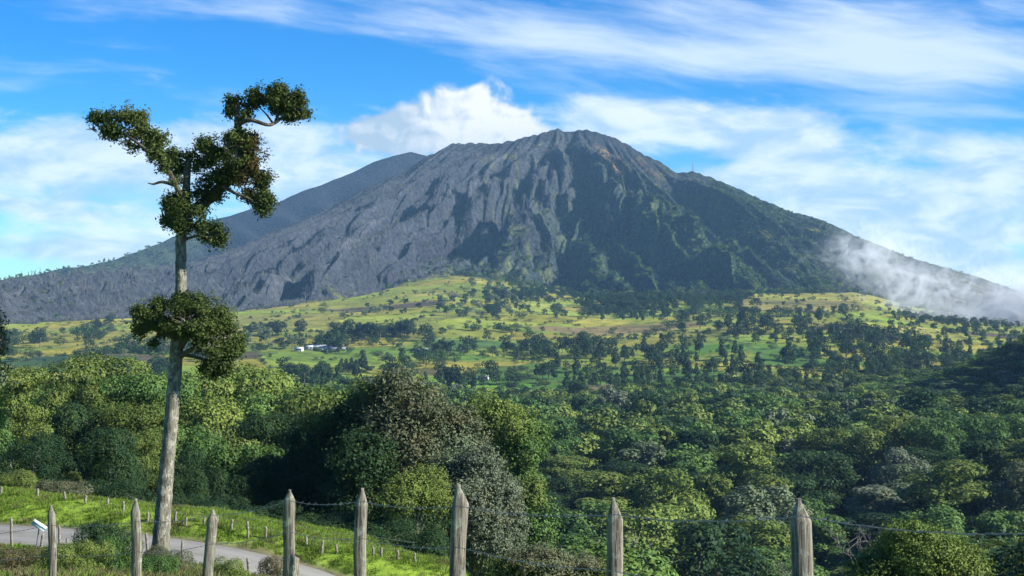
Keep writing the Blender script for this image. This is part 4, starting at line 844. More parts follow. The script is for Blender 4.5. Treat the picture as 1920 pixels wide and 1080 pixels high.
# mast on the right shoulder
def M_solid(name, col, rough=.6, metal=0):
    m, t, out = mat(name); pos = t.new('ShaderNodeTexCoord').outputs['Object']; n = t.noise(pos, 3, 4, .6)
    c = t.mix(t.sstep(n, .3, .75), tuple(q * .8 for q in col), col); p = princ(t, out, c, rough); p.inputs['Metallic'].default_value = metal; return m
M['steel'] = M_solid('steel', (.20, .21, .23), .5, .5)
k = np.argmin(np.abs(cols - 1299)); ti = 429 * len(cols) + k; mxp = (mx_[ti], my_[ti] - 3, mz_[ti])
ps = []
for a in range(3):
    ca, sa = math.cos(a * 2.094), math.sin(a * 2.094); ps.append(tube([(ca * 2.6, sa * 2.6, -3), (ca * .6, sa * .6, 19)], [.35, .2], ns=4))
for j in range(7):
    z0 = j * 2.7; q0 = 2.6 - 2.0 * z0 / 19; q1_ = 2.6 - 2.0 * (z0 + 2.7) / 19
    for a in range(3): ps.append(tube([(math.cos(a * 2.094) * q0, math.sin(a * 2.094) * q0, z0), (math.cos((a + 1) * 2.094) * q1_, math.sin((a + 1) * 2.094) * q1_, z0 + 2.7)], [.14, .14], ns=3))
mr = empty('radio_mast', mxp); tag(mr, 'thin lattice radio mast on the right shoulder skyline', 'mast')
v, f = join(ps); link('tower', mesh_np('tower', v, f, [M['steel']]), mr); link('antenna', mesh_np('antenna', *tube([(0, 0, 18), (0, 0, 26)], [.28, .12], ns=5), [M['steel']]), mr)

# ------------------------------------------------------------------ farm buildings
def box(x0, x1, y0, y1, z0, z1):
    v = np.array([(x0, y0, z0), (x1, y0, z0), (x1, y1, z0), (x0, y1, z0), (x0, y0, z1), (x1, y0, z1), (x1, y1, z1), (x0, y1, z1)], float)
    return v, np.array([(0, 3, 2, 1), (4, 5, 6, 7), (0, 1, 5, 4), (1, 2, 6, 5), (2, 3, 7, 6), (3, 0, 4, 7)])
M['whitewall'] = M_solid('white_wall', (.55, .55, .53)); M['zinc'] = M_solid('zinc_roof', (.50, .52, .54), .45, .0); M['greyroof'] = M_solid('grey_roof', (.26, .28, .30), .6); M['darkglass'] = M_solid('window_dark', (.03, .035, .04), .3); M['greenroof'] = M_solid('green_net', (.45, .52, .42), .7)
def house(c, D, w_, d_, h_, roof, label, rz=0.0, open_=False):
    x = (c - 960) / F * D; z = h1(x, D); r0 = empty('farm_building', (x, D, z), rz); tag(r0, label, 'farm building', 'farm buildings on the plateau')
    if open_:
        pp = [box(sx * w_ / 2 - .1, sx * w_ / 2 + .1, sy * d_ / 2 - .1, sy * d_ / 2 + .1, -1, h_) for sx in (-1, 0, 1) for sy in (-1, 1)]; v, f = join(pp); link('post', mesh_np('post', v, f, [M['whitewall']]), r0)
    else:
        v, f = box(-w_ / 2, w_ / 2, -d_ / 2, d_ / 2, -1, h_); link('wall', mesh_np('wall', v, f, [M['whitewall']]), r0)
        for k in range(max(2, int(w_ / 5))):
            wx0 = -w_ / 2 + (k + .5) * w_ / max(2, int(w_ / 5)); v, f = box(wx0 - .6, wx0 + .6, -d_ / 2 - .05, -d_ / 2 + .05, h_ * .35, h_ * .75); link('window', mesh_np('window', v, f, [M['darkglass']]), r0)
        v, f = box(w_ / 2 - 2.2, w_ / 2 - 1.2, -d_ / 2 - .06, -d_ / 2 + .05, -.5, h_ * .8); link('door', mesh_np('door', v, f, [M['greyroof']]), r0)
    e = .5; rh = d_ * .22; a, b = w_ / 2 + e, d_ / 2 + e
    v = np.array([(-a, -b, h_), (a, -b, h_), (a, 0, h_ + rh), (-a, 0, h_ + rh), (a, b, h_), (-a, b, h_), (-a, -b, h_ + .15), (a, -b, h_ + .15), (a, 0, h_ + rh + .15), (-a, 0, h_ + rh + .15), (a, b, h_ + .15), (-a, b, h_ + .15)])
    f = np.array([(0, 3, 2, 1), (3, 5, 4, 2), (6, 7, 8, 9), (9, 8, 10, 11), (0, 1, 7, 6), (5, 11, 10, 4), (0, 6, 9, 3), (3, 9, 11, 5), (1, 2, 8, 7), (2, 4, 10, 8)])
    link('roof', mesh_np('roof', v, f, [M[roof]]), r0)
def hitD(c, r): return hit(c, r, 1000)[1]
house(598, hitD(598, 657), 16, 9, 3.2, 'zinc', 'white roofed farm building, brightest of the farmstead', .05)
house(561, hitD(561, 659), 8, 6, 2.6, 'zinc', 'small white shed left of the brightest farm building', -.1)
house(580, hitD(580, 655), 7, 6, 2.6, 'zinc', 'small white outbuilding between two farm sheds', .1)
house(632, hitD(632, 660), 18, 9, 2.8, 'greyroof', 'long grey roofed shed right of the brightest farm building', 0, True)
house(790, hitD(790, 661), 14, 6, 2.4, 'zinc', 'low white farm shed in the middle pasture', 0)
house(868, hitD(868, 659), 9, 6, 2.4, 'zinc', 'small white shed beside the round pasture tree', .2)
house(906, hitD(906, 712), 8, 5, 2.2, 'greenroof', 'pale greenish shelter below the bright green field', .3)

# ------------------------------------------------------------------ lone tree by the road
TD = 60.0; TX = (302 - 960) / F * TD; TB_ = Vector((TX, TD, h1(TX, TD) - .1))
lone = empty('lone_tree', TB_); tag(lone, 'tall bare trunked tree with separate dark foliage clumps, standing alone beside the road', 'tree')
def lp(c, r, dy=0.0):
    p = ptat(c, r, TD + dy); return (p.x - TB_.x, p.y - TB_.y, p.z - TB_.z)
def px(w): return w / F * TD
rl = np.random.RandomState(14)
def limb(name, pts, rad, mt='limb_bark', ns=14, rough=.014, sub=5):
    P_, r_ = smooth_path([lp(*p) for p in pts], [px(q) for q in rad], sub)
    P_ = [np.array(p) + rl.normal(size=3) * r_[i] * .03 for i, p in enumerate(P_)]
    v, f = tube(P_, r_, ns=ns)
    # knobbly bark
    a = np.arctan2(v[:, 1], v[:, 0]); d = fbm(v[:, 0] * 2.3 + v[:, 1] * 1.7 + 50, v[:, 2] * .9 + 20, 4)
    cen = np.repeat(np.array(P_), ns, 0); rr_ = v - cen; v = cen + rr_ * (1 + (d * rough * 6)[:, None])
    return link(name, mesh_np(name, v, f, [M[mt]], True), lone)
base_r = 540 - F * (TB_.z + .1) / TD
limb('trunk', [(295, base_r + 14), (297, base_r - 2), (300, base_r - 30), (306, 960), (311, 900), (318, 820), (325, 740), (330, 670), (336, 600), (339, 540), (339, 480), (340, 430), (345, 395)], [29, 23, 17, 14.8, 13.8, 13.2, 12.8, 12.4, 12, 10.5, 9.8, 9.8, 9.5], 'lone_bark', ns=28, sub=9)
for q in range(6):   # buttress roots
    a = q * 1.05 + .3; 
    v, f = tube([(0, 0, 1.0), (math.cos(a) * .35, math.sin(a) * .35, .45), (math.cos(a) * .8, math.sin(a) * .8, .02), (math.cos(a) * 1.1, math.sin(a) * 1.1, -.25)], [.22, .22, .14, .06], ns=8); link('root', mesh_np('root', v, f, [M['lone_bark']], True), lone)
limb('branch', [(345, 405), (349, 370), (350, 335), (353, 305), (350, 290)], [9, 8, 7, 6, 3], ns=10)
limb('branch', [(345, 385), (332, 352, -.5), (318, 325, -1), (300, 300, -1.2), (278, 284, -1), (250, 262, -.6), (215, 240, 0), (185, 228, .4)], [7, 5.4, 4.6, 4, 3.4, 2.4, 1.5, .8], ns=10)
limb('branch', [(330, 348), (305, 341), (288, 345), (277, 343)], [4, 3, 2, .8], ns=7)
limb('branch', [(350, 400), (368, 392, .3), (388, 376, .6), (410, 355, .6), (432, 334, .3), (446, 305, 0), (450, 275, 0), (447, 245, 0), (445, 215, 0), (441, 190, 0)], [9, 12, 11.5, 11, 9.5, 8.5, 8, 7.5, 6, 3], ns=12)
limb('branch', [(449, 232), (465, 225, -.3), (482, 228, -.4), (502, 234, -.4), (516, 230, -.2), (535, 215, 0), (552, 200, 0)], [5, 4.5, 4, 3.6, 3, 2, 1], ns=8)
limb('branch', [(512, 232), (500, 215), (485, 200)], [2.5, 1.6, .8], ns=6); limb('branch', [(515, 230), (522, 212), (520, 195)], [2.5, 1.6, .8], ns=6)
limb('branch', [(420, 350), (440, 362, -.6), (462, 370, -.8), (488, 385, -.8)], [4, 3, 2.2, 1], ns=7)
limb('branch', [(342, 450), (360, 445, -.4), (385, 438, -.6), (405, 430, -.6)], [3.5, 2.6, 2, 1], ns=7); limb('branch', [(340, 435), (325, 425, .4), (308, 405, .6)], [3, 2.2, 1], ns=6)
limb('branch', [(336, 640), (318, 628, -.5), (298, 620, -.6), (270, 612, -.6)], [6, 5, 3.6, 1.6], ns=8)
limb('branch', [(334, 660), (352, 630, -.6), (372, 600, -.8), (392, 575, -.8)], [6, 5, 4, 1.6], ns=8)
limb('branch', [(333, 672), (360, 655, -.5), (392, 645, -.6), (425, 640, -.4)], [6, 4.6, 3.4, 1.4], ns=8); limb('branch', [(345, 665), (375, 672, -.5), (405, 680, -.4)], [4, 3, 1.2], ns=7); limb('branch', [(334, 650), (340, 610, .8), (350, 580, 1)], [5, 4, 1.5], ns=7)
def clump(label, ell, n, mt='lone', leaf=.17, seed=0):
    rng = np.random.RandomState(900 + seed); L = []; tw = []
    for (c, r, rx, ry, dy) in ell:
        p = lp(c, r, dy); ax, az = px(rx), px(ry); m_ = max(5, int(rx * ry / 75))
        for j in range(m_):
            a = rng.uniform(0, 6.28); e = rng.uniform(-.9, 1); q = math.sqrt(1 - e * e); f_ = rng.uniform(.20, .72) ; s = rng.uniform(.24, .52)
            L.append((p[0] + math.cos(a) * q * ax * f_, p[1] + math.sin(a) * q * ax * f_ * .9, p[2] + e * az * f_, ax * s, ax * s, min(az * s * 1.1, ax * s)))
            tw.append(tube([(p[0], p[1], p[2] - az * .35), (L[-1][0] * .6 + p[0] * .4, L[-1][1] * .6 + p[1] * .4, L[-1][2] - az * .12), L[-1][:3]], [.05, .035, .012], ns=4))
    E_ = [(*lp(c, r, dy), px(rx) * 1.02, px(rx) * .62, px(ry) * 1.06) for (c, r, rx, ry, dy) in ell]
    v, f = sprays(E_, int(n * 1.15 / 9), 9, .125, .44, rng, gap=.34, gs=1.7); o = link('crown', mesh_np('crown', v, f, [M[mt]]), lone)
    if label: o['label'] = label
    for (ex, ey, ez, rx_, ry_, rz_) in E_:
        for j in range(9):
            d_ = rng.normal(size=3); d_ /= np.linalg.norm(d_); e_ = np.array((ex, ey, ez)) + d_ * np.array((rx_, ry_, rz_)) * rng.uniform(.85, 1.15); s_ = np.array((ex, ey, ez - rz_ * .3)); m_ = (s_ + e_) / 2 + rng.normal(size=3) * rx_ * .12; tw.append(tube([s_, m_, e_], [.028, .018, .006], ns=3))
    v, f = join(tw); link('twigs', mesh_np('twigs', v, f, [M['bark']]), o)
clump(None, [(500, 182, 36, 20, 0), (535, 182, 34, 22, 0), (560, 205, 20, 20, 0), (525, 205, 20, 12, .3), (545, 218, 20, 9, 0), (480, 196, 15, 14, 0), (515, 168, 24, 9, 0)], 8500, seed=1)
clump(None, [(447, 203, 20, 19, 0), (437, 192, 12, 12, 0), (455, 218, 14, 10, 0), (430, 215, 6, 14, 0)], 2000, seed=2)
clump(None, [(235, 218, 38, 22, 0), (195, 225, 30, 18, 0), (215, 245, 30, 14, 0), (260, 240, 30, 24, 0), (288, 262, 28, 22, 0), (270, 228, 18, 16, 0), (255, 272, 22, 10, 0), (292, 292, 16, 10, -1.4), (308, 312, 12, 12, -1.4), (322, 335, 12, 10, -1.2), (175, 240, 14, 8, 0), (298, 276, 14, 12, 0)], 9500, seed=3)
clump(None, [(325, 298, 22, 16, 0), (340, 318, 16, 14, .5), (352, 292, 10, 10, 0), (330, 335, 12, 14, 0), (370, 310, 10, 14, 0)], 2600, seed=4)
clump(None, [(400, 288, 40, 30, .3), (440, 285, 32, 34, -.5), (425, 320, 38, 26, 0), (385, 275, 24, 16, 0), (440, 262, 18, 14, 0), (395, 345, 30, 14, .5), (452, 250, 16, 14, 0), (400, 365, 20, 16, .4)], 12000, seed=5)
clump('rusty brown epiphytes mixed with leaves', [(472, 300, 30, 34, -.3), (482, 335, 26, 24, 0), (470, 265, 16, 20, 0), (450, 335, 24, 18, -.6), (463, 355, 20, 14, -.4)], 5200, 'rust', seed=6)
clump(None, [(492, 385, 22, 20, -.6), (478, 368, 20, 14, -.5), (497, 350, 12, 20, -.3), (505, 372, 10, 12, -.6)], 2600, seed=7)
clump(None, [(345, 385, 42, 24, 0), (320, 392, 22, 22, .3), (350, 405, 34, 22, -.5), (318, 415, 16, 16, .3), (375, 380, 22, 22, 0), (345, 425, 26, 12, -.5)], 7800, 'lone', seed=8)
clump(None, [(398, 438, 24, 18, -.6), (412, 448, 14, 12, -.5), (382, 425, 18, 12, -.5)], 2800, seed=9)
clump(None, [(285, 598, 34, 26, -.5), (262, 618, 18, 18, -.4), (300, 580, 24, 16, -.3), (270, 590, 20, 18, -.5), (305, 615, 24, 14, -.2), (290, 643, 6, 5, -.5)], 9000, seed=10)
clump(None, [(365, 575, 44, 28, -.2), (350, 600, 46, 30, -1.2), (398, 600, 44, 36, -.3), (420, 635, 34, 32, -.2), (390, 650, 36, 26, -.9), (425, 665, 30, 26, -.2), (405, 690, 30, 16, -.4), (370, 625, 36, 24, -1.2), (335, 578, 28, 20, -.4), (440, 640, 18, 26, 0)], 25000, seed=11)

# ------------------------------------------------------------------ near fence: eight pointed posts
m, t, out = mat('weathered_wood'); pos = t.new('ShaderNodeTexCoord').outputs['Object']; oi = t.new('ShaderNodeObjectInfo')
mp = t.new('ShaderNodeMapping'); t.l.new(pos, mp.inputs[0]); mp.inputs['Scale'].default_value = (1, 1, .07); t.put(mp.inputs['Location'], t.comb(t.m('MULTIPLY', oi.outputs['Random'], 9), 0, t.m('MULTIPLY', oi.outputs['Random'], 5)))
n = t.noise(mp.outputs[0], 38, 6, .7, .6); n2n = t.noise(pos, 9, 6, .7, .4); n3n = t.noise(mp.outputs[0], 120, 3, .6)
c = t.mix(t.sstep(n, .32, .68), (.060, .052, .040), (.285, .262, .205)); c = t.mix(t.m('MULTIPLY', t.sstep(n2n, .52, .66), .6), c, (.33, .36, .27)); c = t.mix(t.m('MULTIPLY', t.sstep(n3n, .60, .70), .75), c, (.035, .03, .022))
princ(t, out, c, .88, t.m('ADD', n, t.m('MULTIPLY', n3n, -.4)), .9, .012); M['post'] = m
M['wire'] = M_solid('barbed_wire', (.34, .34, .33), .5, .2)
M['lichen_post'] = bark_mat('lichen_post', (.10, .085, .065), (.24, .22, .17), (.42, .43, .35), .8, 6)
PST = [(97, 947, 15, 20.5, 0, 'thin pointed fence post at the far left, leftmost of the near row'), (258, 935, 20, 17.6, .0, 'speckled pointed post just left of the lone trunk base'), (396, 955, 20, 15.8, .6, 'pointed post over the gravel road, lower topped than its neighbours'),
       (543, 918, 23, 14.2, .9, 'pointed post with a short mossy stump against its foot'), (681, 915, 25, 12.8, .9, 'pale slim post fifth from the left, before the shaded trees'), (862, 908, 33, 11.0, .2, 'broad post with an off centre point before the silvery tree'),
       (1151, 933, 31, 9.2, .1, 'split topped post second from the right'), (1504, 935, 42, 7.5, .0, 'dark broad post at the far right, nearest and widest')]
PTOP = []
def fence_post(c, tr, wpx, D, lean, label, i, par=None):
    rng = np.random.RandomState(40 + i); tp = ptat(c, tr, D); x, y = tp.x, D; zg = h1(x, y); hh = tp.z - zg + .35; w_ = wpx / F * D
    tap = w_ * (1.15, 1.3, 1.0, .95, 1.25, 1.15, 1.35, 1.05)[i]; r_ = w_ / 2 * .88; ns = 12; rings = []
    offx = {5: -.28, 6: -.25, 7: -.15}.get(i, 0) * r_ * 1.4; za = [0] + list(np.linspace(.2, hh - tap, 26)) + list(np.linspace(hh - tap * .85, hh, 6)); V_ = []; prof = rng.uniform(.86, 1.12, ns)
    for z in za:
        k = 1.0 if z <= hh - tap else max(.16, (hh - z) / tap) ** .8
        for a in range(ns):
            th = a / ns * 6.283 + .2; rr_ = r_ * prof[a] * (1.06 - .05 * z / hh); wob = 1 + .10 * pn(np.array([a * 1.7 + i * 9]), np.array([z * 2.4]))[0]
            sq = 1 / max(abs(math.cos(th)), abs(math.sin(th))) ** .9
            kx = k; V_.append((math.cos(th) * rr_ * kx * wob * sq + offx * (1 - k) + lean * .035 * (z - hh), math.sin(th) * rr_ * max(k, .45) * wob * sq * .62, z))
    V_ = np.array(V_); V_[:, 0] += .016 * np.sin(V_[:, 2] * 2.3 + i * 1.7) + .3 * r_ * pn(V_[:, 2] * 1.6, V_[:, 2] * 0 + i * 3.3); V_ -= np.array((V_[-1, 0] * 0, 0, 0)); f = []
    for j in range(len(za) - 1):
        for a in range(ns): f.append((j * ns + a, j * ns + (a + 1) % ns, (j + 1) * ns + (a + 1) % ns, (j + 1) * ns + a))
    me = mesh_np('fence_post', V_, f, [M['post']], False)
    import bmesh; bm = bmesh.new(); bm.from_mesh(me); bm.faces.new([v for v in bm.verts if v.index >= 0][-ns:]) if False else None
    bm.verts.ensure_lookup_table(); bm.faces.new([bm.verts[len(bm.verts) - ns + a] for a in range(ns)]); 
    bm.to_mesh(me); bm.free()
    r0 = link('fence_post', me, loc=(x, y, zg - .35)); r0.rotation_euler = (0, 0, rng.uniform(-.12, .12)); tag(r0, label, 'fence post', 'near row of pointed fence posts'); PTOP.append((x, y, tp.z, r_)); return r0
posts = [fence_post(c, tr, w_, D, ln, lb, i) for i, (c, tr, w_, D, ln, lb) in enumerate(PST)]
# mossy stump beside the fourth post
sp_ = ptat(549, 1038, 14.0); zg = h1(sp_.x, 14.0); v, f = tube(*smooth_path([(0, 0, -.2), (.01, 0, .3), (0, 0, sp_.z - zg - .1), (.02, 0, sp_.z - zg)], [.06, .056, .052, .03], 5), ns=10, rng=np.random, jit=.1)
tag(link('stump_post', mesh_np('stump_post', v, f, [M['lichen_post']]), loc=(sp_.x + .03, 13.9, zg)), 'short mossy stump leaning on the fourth pointed post', 'stump')
# barbed wires; rows given at each post
W1 = [(-120, 1010, 23), (97, 985, 20.4), (258, 978, 17.5), (396, 966, 15.7), (543, 939, 14.1), (681, 940, 12.7), (862, 949, 10.9), (1151, 965, 9.1), (1504, 968, 7.35), (1990, 1000, 6.2)]
W2 = [(-120, 1055, 23), (97, 1040, 20.4), (258, 1035, 17.5), (396, 1020, 15.7), (543, 997, 14.1), (681, 1010, 12.7), (862, 1026, 10.9), (1151, 1070, 9.1), (1504, 1110, 7.35), (1990, 1160, 6.2)]
def wire(rows, label):
    ps = []; rng = np.random.RandomState(2)
    for (a, b) in zip(rows[:-1], rows[1:]):
        p, q = ptat(*a), ptat(*b); L = (q - p).length; n_ = max(6, int(L / .14)); pp = []
        for k in range(n_ + 1):
            f_ = k / n_; s = p.lerp(q, f_) - Vector((0, 0, .035 * 4 * f_ * (1 - f_))); s = s + Vector((0, rng.uniform(-.002, .002), rng.uniform(-.003, .003))); pp.append(s)
        for ph in (0, math.pi):
            tw = []
            for k in range(n_ * 2 + 1):
                f_ = k / 2; i0 = min(int(f_), n_ - 1); s = pp[i0].lerp(pp[i0 + 1], f_ - i0); tw.append(s + Vector((0, math.cos(ph + k * 1.3) * .0028, math.sin(ph + k * 1.3) * .0028)))
            ps.append(tube(tw, [.0016] * len(tw), ns=3))
        for k in range(1, n_):
            c = pp[k]; d = (pp[k + 1] - pp[k]).normalized() if k < n_ else Vector((1, 0, 0))
            for s_ in (1, -1):
                e = Vector((s_ * .012, rng.uniform(-.01, .01), rng.uniform(.008, .018) * s_)); ps.append(tube([c - e, c + e], [.0014, .0009], ns=3))
            ps.append(tube([c - d * .011, c + d * .011], [.0042, .0042], ns=4))
    v, f = join(ps); tag(link('barbed_wire', mesh_np('barbed_wire', v, f, [M['wire']])), label, 'barbed wire', 'barbed wires of the near fence')
wire(W1, 'upper strand of barbed wire strung near the tops of the pointed posts'); wire(W2, 'lower strand of barbed wire between the pointed posts')

# ------------------------------------------------------------------ little posts along the road and on the bank
def small_post_mesh(seed, h=1.3, r_=.065):
    rng = np.random.RandomState(seed); v, f = tube(*smooth_path([(0, 0, -.3), (rng.uniform(-.02, .02), 0, h * .5), (rng.uniform(-.05, .05), 0, h - .08), (rng.uniform(-.05, .05), 0, h)], [r_ * 1.05, r_, r_ * .95, r_ * .35], 3), ns=7, rng=rng, jit=.12); return mesh_np('roadside_post', v, f, [M['lichen_post']])
SPM = [small_post_mesh(i) for i in range(4)]
NEARP = [(23, 971, 1010), (77, 1001, 1017), (113, 985, 1018), (126, 1010, 1018), (150, 1010, 1022), (171, 1012, 1020), (193, 991, 1022), (202, 1017, 1032), (230, 1022, 1041), (277, 999, 1031), (342, 1014, 1055), (467, 1046, 1085)]
FARP = [(2, 913, 934), (71, 916, 936), (122, 930, 939), (160, 939, 945), (202, 941, 950), (231, 940, 962), (277, 960, 988), (329, 969, 985), (349, 974, 990), (383, 969, 994), (408, 973, 994), (434, 974, 1000), (465, 978, 1010), (499, 987, 1014), (575, 1003, 1032), (604, 1014, 1042), (631, 1021, 1045), (664, 1032, 1052), (700, 1048, 1074), (715, 1053, 1078), (746, 1065, 1085), (778, 1074, 1092)]
NL = ['lone stick at the left edge of the road', 'short stick under the tilted sign', 'upright stick right of the first pointed post', 'tiny stick right of the first pointed post', 'tiny stick above the dark weeds', 'tiny stick before the gravel road', 'taller stick midway between first and second pointed posts', 'pale short stick left of the second pointed post', 'dark short stick touching the second pointed post', 'post hidden beside the lone trunk base', 'post on the verge right of the lone trunk', 'post on the verge between third and fourth pointed posts']
FL = ['bank post at the far left edge', 'bank post under the leftmost round tree', 'tiny bank post beneath the brown bush', 'tiny bank post at the top of the grass, fourth from left', 'small bank post above the second pointed post', 'bank post just above the second pointed post tip', 'pale bank post left of the lone trunk', 'thin bank post right of the lone trunk', 'second thin bank post right of the lone trunk', 'leaning bank post left of the third pointed post', 'bank post just right of the third pointed post tip', 'bank post in the bright grass right of the third pointed post', 'thick pale bank post between third and fourth pointed posts', 'thin bank post left of the fourth pointed post', 'dark bank post right of the fourth pointed post', 'second bank post right of the fourth pointed post', 'third bank post right of the fourth pointed post', 'bank post just left of the fifth pointed post', 'leaning bank post just right of the fifth pointed post', 'second leaning bank post right of the fifth pointed post', 'short bank post at the end of the green bank', 'last bank post before the sixth pointed post']
fp = {}
def small_post(c, r0_, r1_, label, grp, D):
    x = (c - 960) / F * D; z = h1(x, D); top = (540 - r0_) / F * D; h = max(top - z, .45); k = RND.randrange(4)
    if k not in fp: o = link('roadside_post', SPM[k]); fp[k] = o
    else: o = fp[k].copy(); COL.objects.link(o)
    o.location = (x, D, z); o.scale = (1, 1, h / 1.3); o.rotation_euler = (RND.uniform(-.05, .05), RND.uniform(-.07, .07), RND.uniform(0, 6)); tag(o, label, 'post', grp)
for (c, a, b), lb in zip(NEARP, NL): small_post(c, a, b, lb, 'sticks along the near side of the road', min(hit(c, b, 30)[1], 65))
FD = [(0, 80), (231, 75), (400, 74), (600, 71), (780, 70)]
for (c, a, b), lb in zip(FARP, FL): small_post(c, a, b, lb, 'posts along the far grass bank', float(np.clip(hit(c, b, 60)[1], 69, 82)))
# thin wire strands along the bank fence
def strand(lst, D_of, up, label):
    ps = []; P_ = []
    for (c, a, b) in lst: D = D_of(c, b); x = (c - 960) / F * D; P_.append((x, D, h1(x, D) + up))
    v, f = tube(P_, [.005] * len(P_), ns=3); tag(link('fence_wire', mesh_np('fence_wire', v, f, [M['wire']])), label, 'wire', 'wires of the bank fence')
big = [q for q in FARP if q[0] >= 231]
strand(big, lambda c, b: float(np.clip(hit(c, b, 60)[1], 69, 82)), .95, 'higher wire of the fence along the far grass bank'); strand(big, lambda c, b: float(np.clip(hit(c, b, 60)[1], 69, 82)), .5, 'lower wire of the fence along the far grass bank')
# tilted sign
sx_, sy_ = (75 - 960) / F * 64, 64.0; zg = h1(sx_, sy_); sr_ = empty('road_sign', (sx_, sy_, zg)); tag(sr_, 'small white and blue sign tilted over on a thin leaning pole by the road', 'sign')
pt_ = ptat(74, 985, 64); v, f = tube([(-.25, 0, -.3), (pt_.x - sx_, 0, pt_.z - zg)], [.03, .03], ns=6); link('pole', mesh_np('pole', v, f, [M['steel']]), sr_)
M['signwhite'] = M_solid('sign_white', (.75, .78, .78), .4); M['signblue'] = M_solid('sign_blue', (.05, .20, .26), .4)
v, f = box(-.34, .34, -.015, .015, -.14, .14); o = link('panel', mesh_np('panel', v, f, [M['signwhite']]), sr_, (pt_.x - sx_, -.05, pt_.z - zg)); o.rotation_euler = (R(-25), R(33), 0)
v, f = box(-.34, .34, -.006, .006, -.035, .035); o2_ = link('stripe', mesh_np('stripe', v, f, [M['signblue']]), o, (0, -.022, 0))

# ------------------------------------------------------------------ grass, weeds and brush near the road
def tuft(seed, n, h, spread, wdt, mt):
    rng = np.random.RandomState(seed); V_ = []
    for i in range(n):
        a = rng.uniform(0, 6.28); q = rng.uniform(0, spread); b = rng.uniform(0, 6.28); hh = h * rng.uniform(.6, 1.25); bx_ = np.array((math.cos(a) * q, math.sin(a) * q, 0)); s = np.array((math.cos(b), math.sin(b), 0)) * wdt; ln = np.array((math.cos(a), math.sin(a), 0)) * hh * rng.uniform(.1, .7)
        V_ += [bx_ - s, bx_ + s, bx_ + ln * .5 + s * .6 + (0, 0, hh * .7), bx_ + ln + (0, 0, hh)]
    return mesh_np('tuft', np.array(V_), np.arange(n * 4).reshape(-1, 4), [M[mt]])
TUF = [tuft(1, 34, .13, .26, .009, 'grass'), tuft(2, 34, .19, .28, .009, 'grass'), tuft(3, 28, .20, .22, .008, 'straw'), tuft(4, 30, .2, .3, .011, 'lime')]
rg4 = np.random.RandomState(31); N_ = 85000; D = rg4.uniform(18, 90, N_) ; c = rg4.uniform(-120, 1000, N_); x = (c - 960) / F * D
d, _ = road_near(x, D); dens = fbm(x / 4, D / 3, 3); ok = (d > 2.7) & (rg4.uniform(size=N_) < .55 + dens) ; ok &= rg4.uniform(size=N_) < D / 80
x, D, dens = x[ok], D[ok], dens[ok]; dry = fbm(x / 5, D / 3, 3); near_ = D < 62
pk = np.where(rg4.uniform(size=len(x)) < np.where(near_, .35, .06) + .8 * np.clip(dry - .08, 0, .6), 2, np.where(rg4.uniform(size=len(x)) < .6, 0, 1)); pk = np.where(rg4.uniform(size=len(x)) < .04, 3, pk)
scatter('grass', np.stack([x, D, H(x, D)], 1), rg4.uniform(.6, 1.5, len(x)) * np.where(D < 40, .55, np.where(near_, .75, .85)), pk, TUF, 'bright rough grass on the banks beside the road', 'grass', .2)
for i, (c, D, wpx_, h, mt, lb) in enumerate([(30, 40, 90, .8, 'straw', 'dry tawny weeds at the bottom left corner'), (150, 44, 100, 1.1, 'olive', 'olive scrub between the first two pointed posts'), (190, 50, 80, 1.9, 'dark', 'dark weedy bush left of the second pointed post'), (225, 46, 70, 1.5, 'green', 'green weedy bush touching the second pointed post'),
     (60, 50, 60, .8, 'olive', 'low green weeds left of the first pointed post'), (290, 57, 60, 1.1, 'brown', 'brown brush around the lone trunk base'), (325, 56, 60, .9, 'brown', 'brown brush right of the lone trunk base'), (125, 36, 90, .9, 'olive', 'low scrub at the bottom edge right of the first post'),
     (300, 42, 80, .9, 'green', 'green weeds under the lone tree'), (425, 40, 70, .8, 'olive', 'green weeds right of the third pointed post'), (520, 60, 60, 1.2, 'straw', 'dry grasses left of the fourth pointed post'), (510, 30, 60, .6, 'straw', 'dry twigs at the foot of the fourth pointed post'), (205, 57, 70, 1.7, 'dark', 'dark twiggy bush standing before the road'), (20, 52, 80, .7, 'green', 'low green weeds at the left edge by the road')]):
    x = (c - 960) / F * D; plant_tree('roadside_bush', BUSH_NEAR[i % 3], mt, x, D, wpx_ / F * D / 4.6, lb, 'bush', 'weedy bushes before the road', sz=h / 3.6)

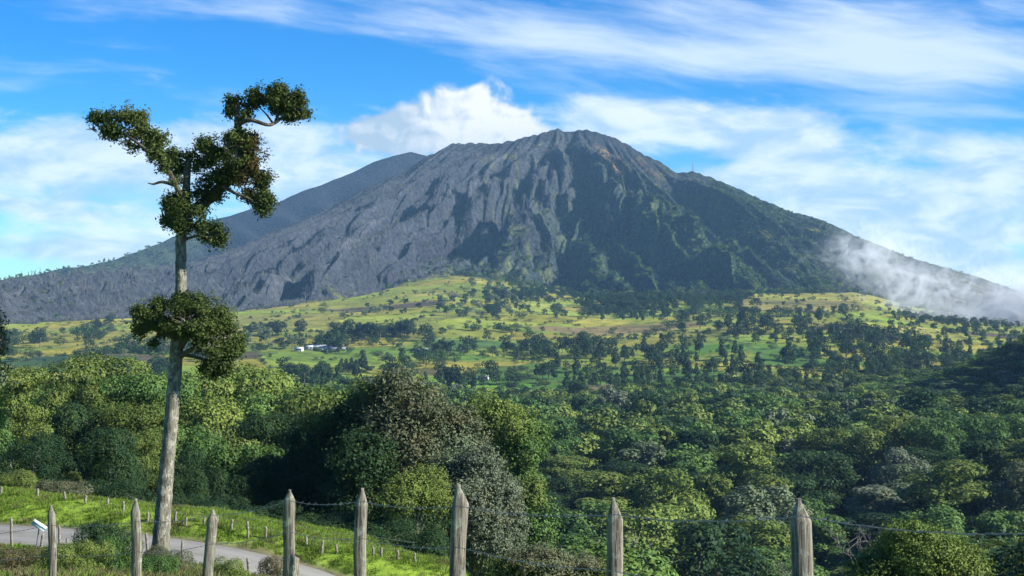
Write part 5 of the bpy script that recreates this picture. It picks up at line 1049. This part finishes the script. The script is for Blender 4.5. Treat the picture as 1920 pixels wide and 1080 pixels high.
# ------------------------------------------------------------------ air: haze box and drifting mist
def vol_box(name, x0, x1, y0, y1, z0, z1):
    v, f = box(x0, x1, y0, y1, z0, z1); return link(name, mesh_np(name, v, f))
hz_ = vol_box('haze', -7500, 7500, -300, 6900, -100, 640)
m, t, out = mat('haze'); pv = t.new('ShaderNodeVolumePrincipled'); pv.inputs['Color'].default_value = (.34, .64, 1.0, 1); pv.inputs['Density'].default_value = 4.6e-5; pv.inputs['Anisotropy'].default_value = .0
t.l.new(pv.outputs[0], out.inputs['Volume']); hz_.data.materials.append(m); tag(hz_, 'thin blue haze over the valley and mountain', 'haze', kind='stuff')
# mist drifting off the right slope
MX0, MX1, MY0, MY1, MZ0, MZ1 = 380, 1000, 1900, 2250, -95, 110
ms = vol_box('mist', MX0, MX1, MY0, MY1, MZ0, MZ1); m, t, out = mat('mist')
pos = t.new('ShaderNodeTexCoord').outputs['Object']; s3 = t.new('ShaderNodeSeparateXYZ'); t.l.new(pos, s3.inputs[0])
nn = t.noise(pos, .021, 9, .70, 2.2)
tot = None
for (cx, cz, rx, rz_, amp) in [(790, -38, 120, 46, .8), (690, -62, 75, 26, .6), (590, -30, 60, 30, .3), (560, 30, 90, 46, .36), (640, 20, 80, 38, .26), (500, 55, 50, 35, .22), (900, -20, 120, 60, .75), (520, 62, 46, 40, .26), (860, -50, 90, 40, .5), (600, -10, 70, 28, .22), (745, 0, 50, 26, .15)]:
    a = t.m('DIVIDE', t.m('SUBTRACT', s3.outputs[0], cx), rx); b = t.m('DIVIDE', t.m('SUBTRACT', s3.outputs[2], cz), rz_); yq = t.m('DIVIDE', t.m('SUBTRACT', s3.outputs[1], 2075), 110)
    e = t.m('MULTIPLY', t.m('EXPONENT', t.m('MULTIPLY', t.m('ADD', t.m('ADD', t.m('MULTIPLY', a, a), t.m('MULTIPLY', b, b)), t.m('MULTIPLY', yq, yq)), -1.0)), amp); tot = e if tot is None else t.m('ADD', tot, e)
dn = t.m('MULTIPLY', t.sstep(t.m('ADD', tot, t.m('MULTIPLY', t.m('SUBTRACT', nn, .5), 3.1)), .34, 1.25), .032)
pv = t.new('ShaderNodeVolumePrincipled'); pv.inputs['Color'].default_value = (.93, .96, 1.0, 1); t.put(pv.inputs['Density'], dn); t.l.new(pv.outputs[0], out.inputs['Volume']); ms.data.materials.append(m)
tag(ms, 'white mist drifting over the lower right slope', 'mist', kind='stuff')
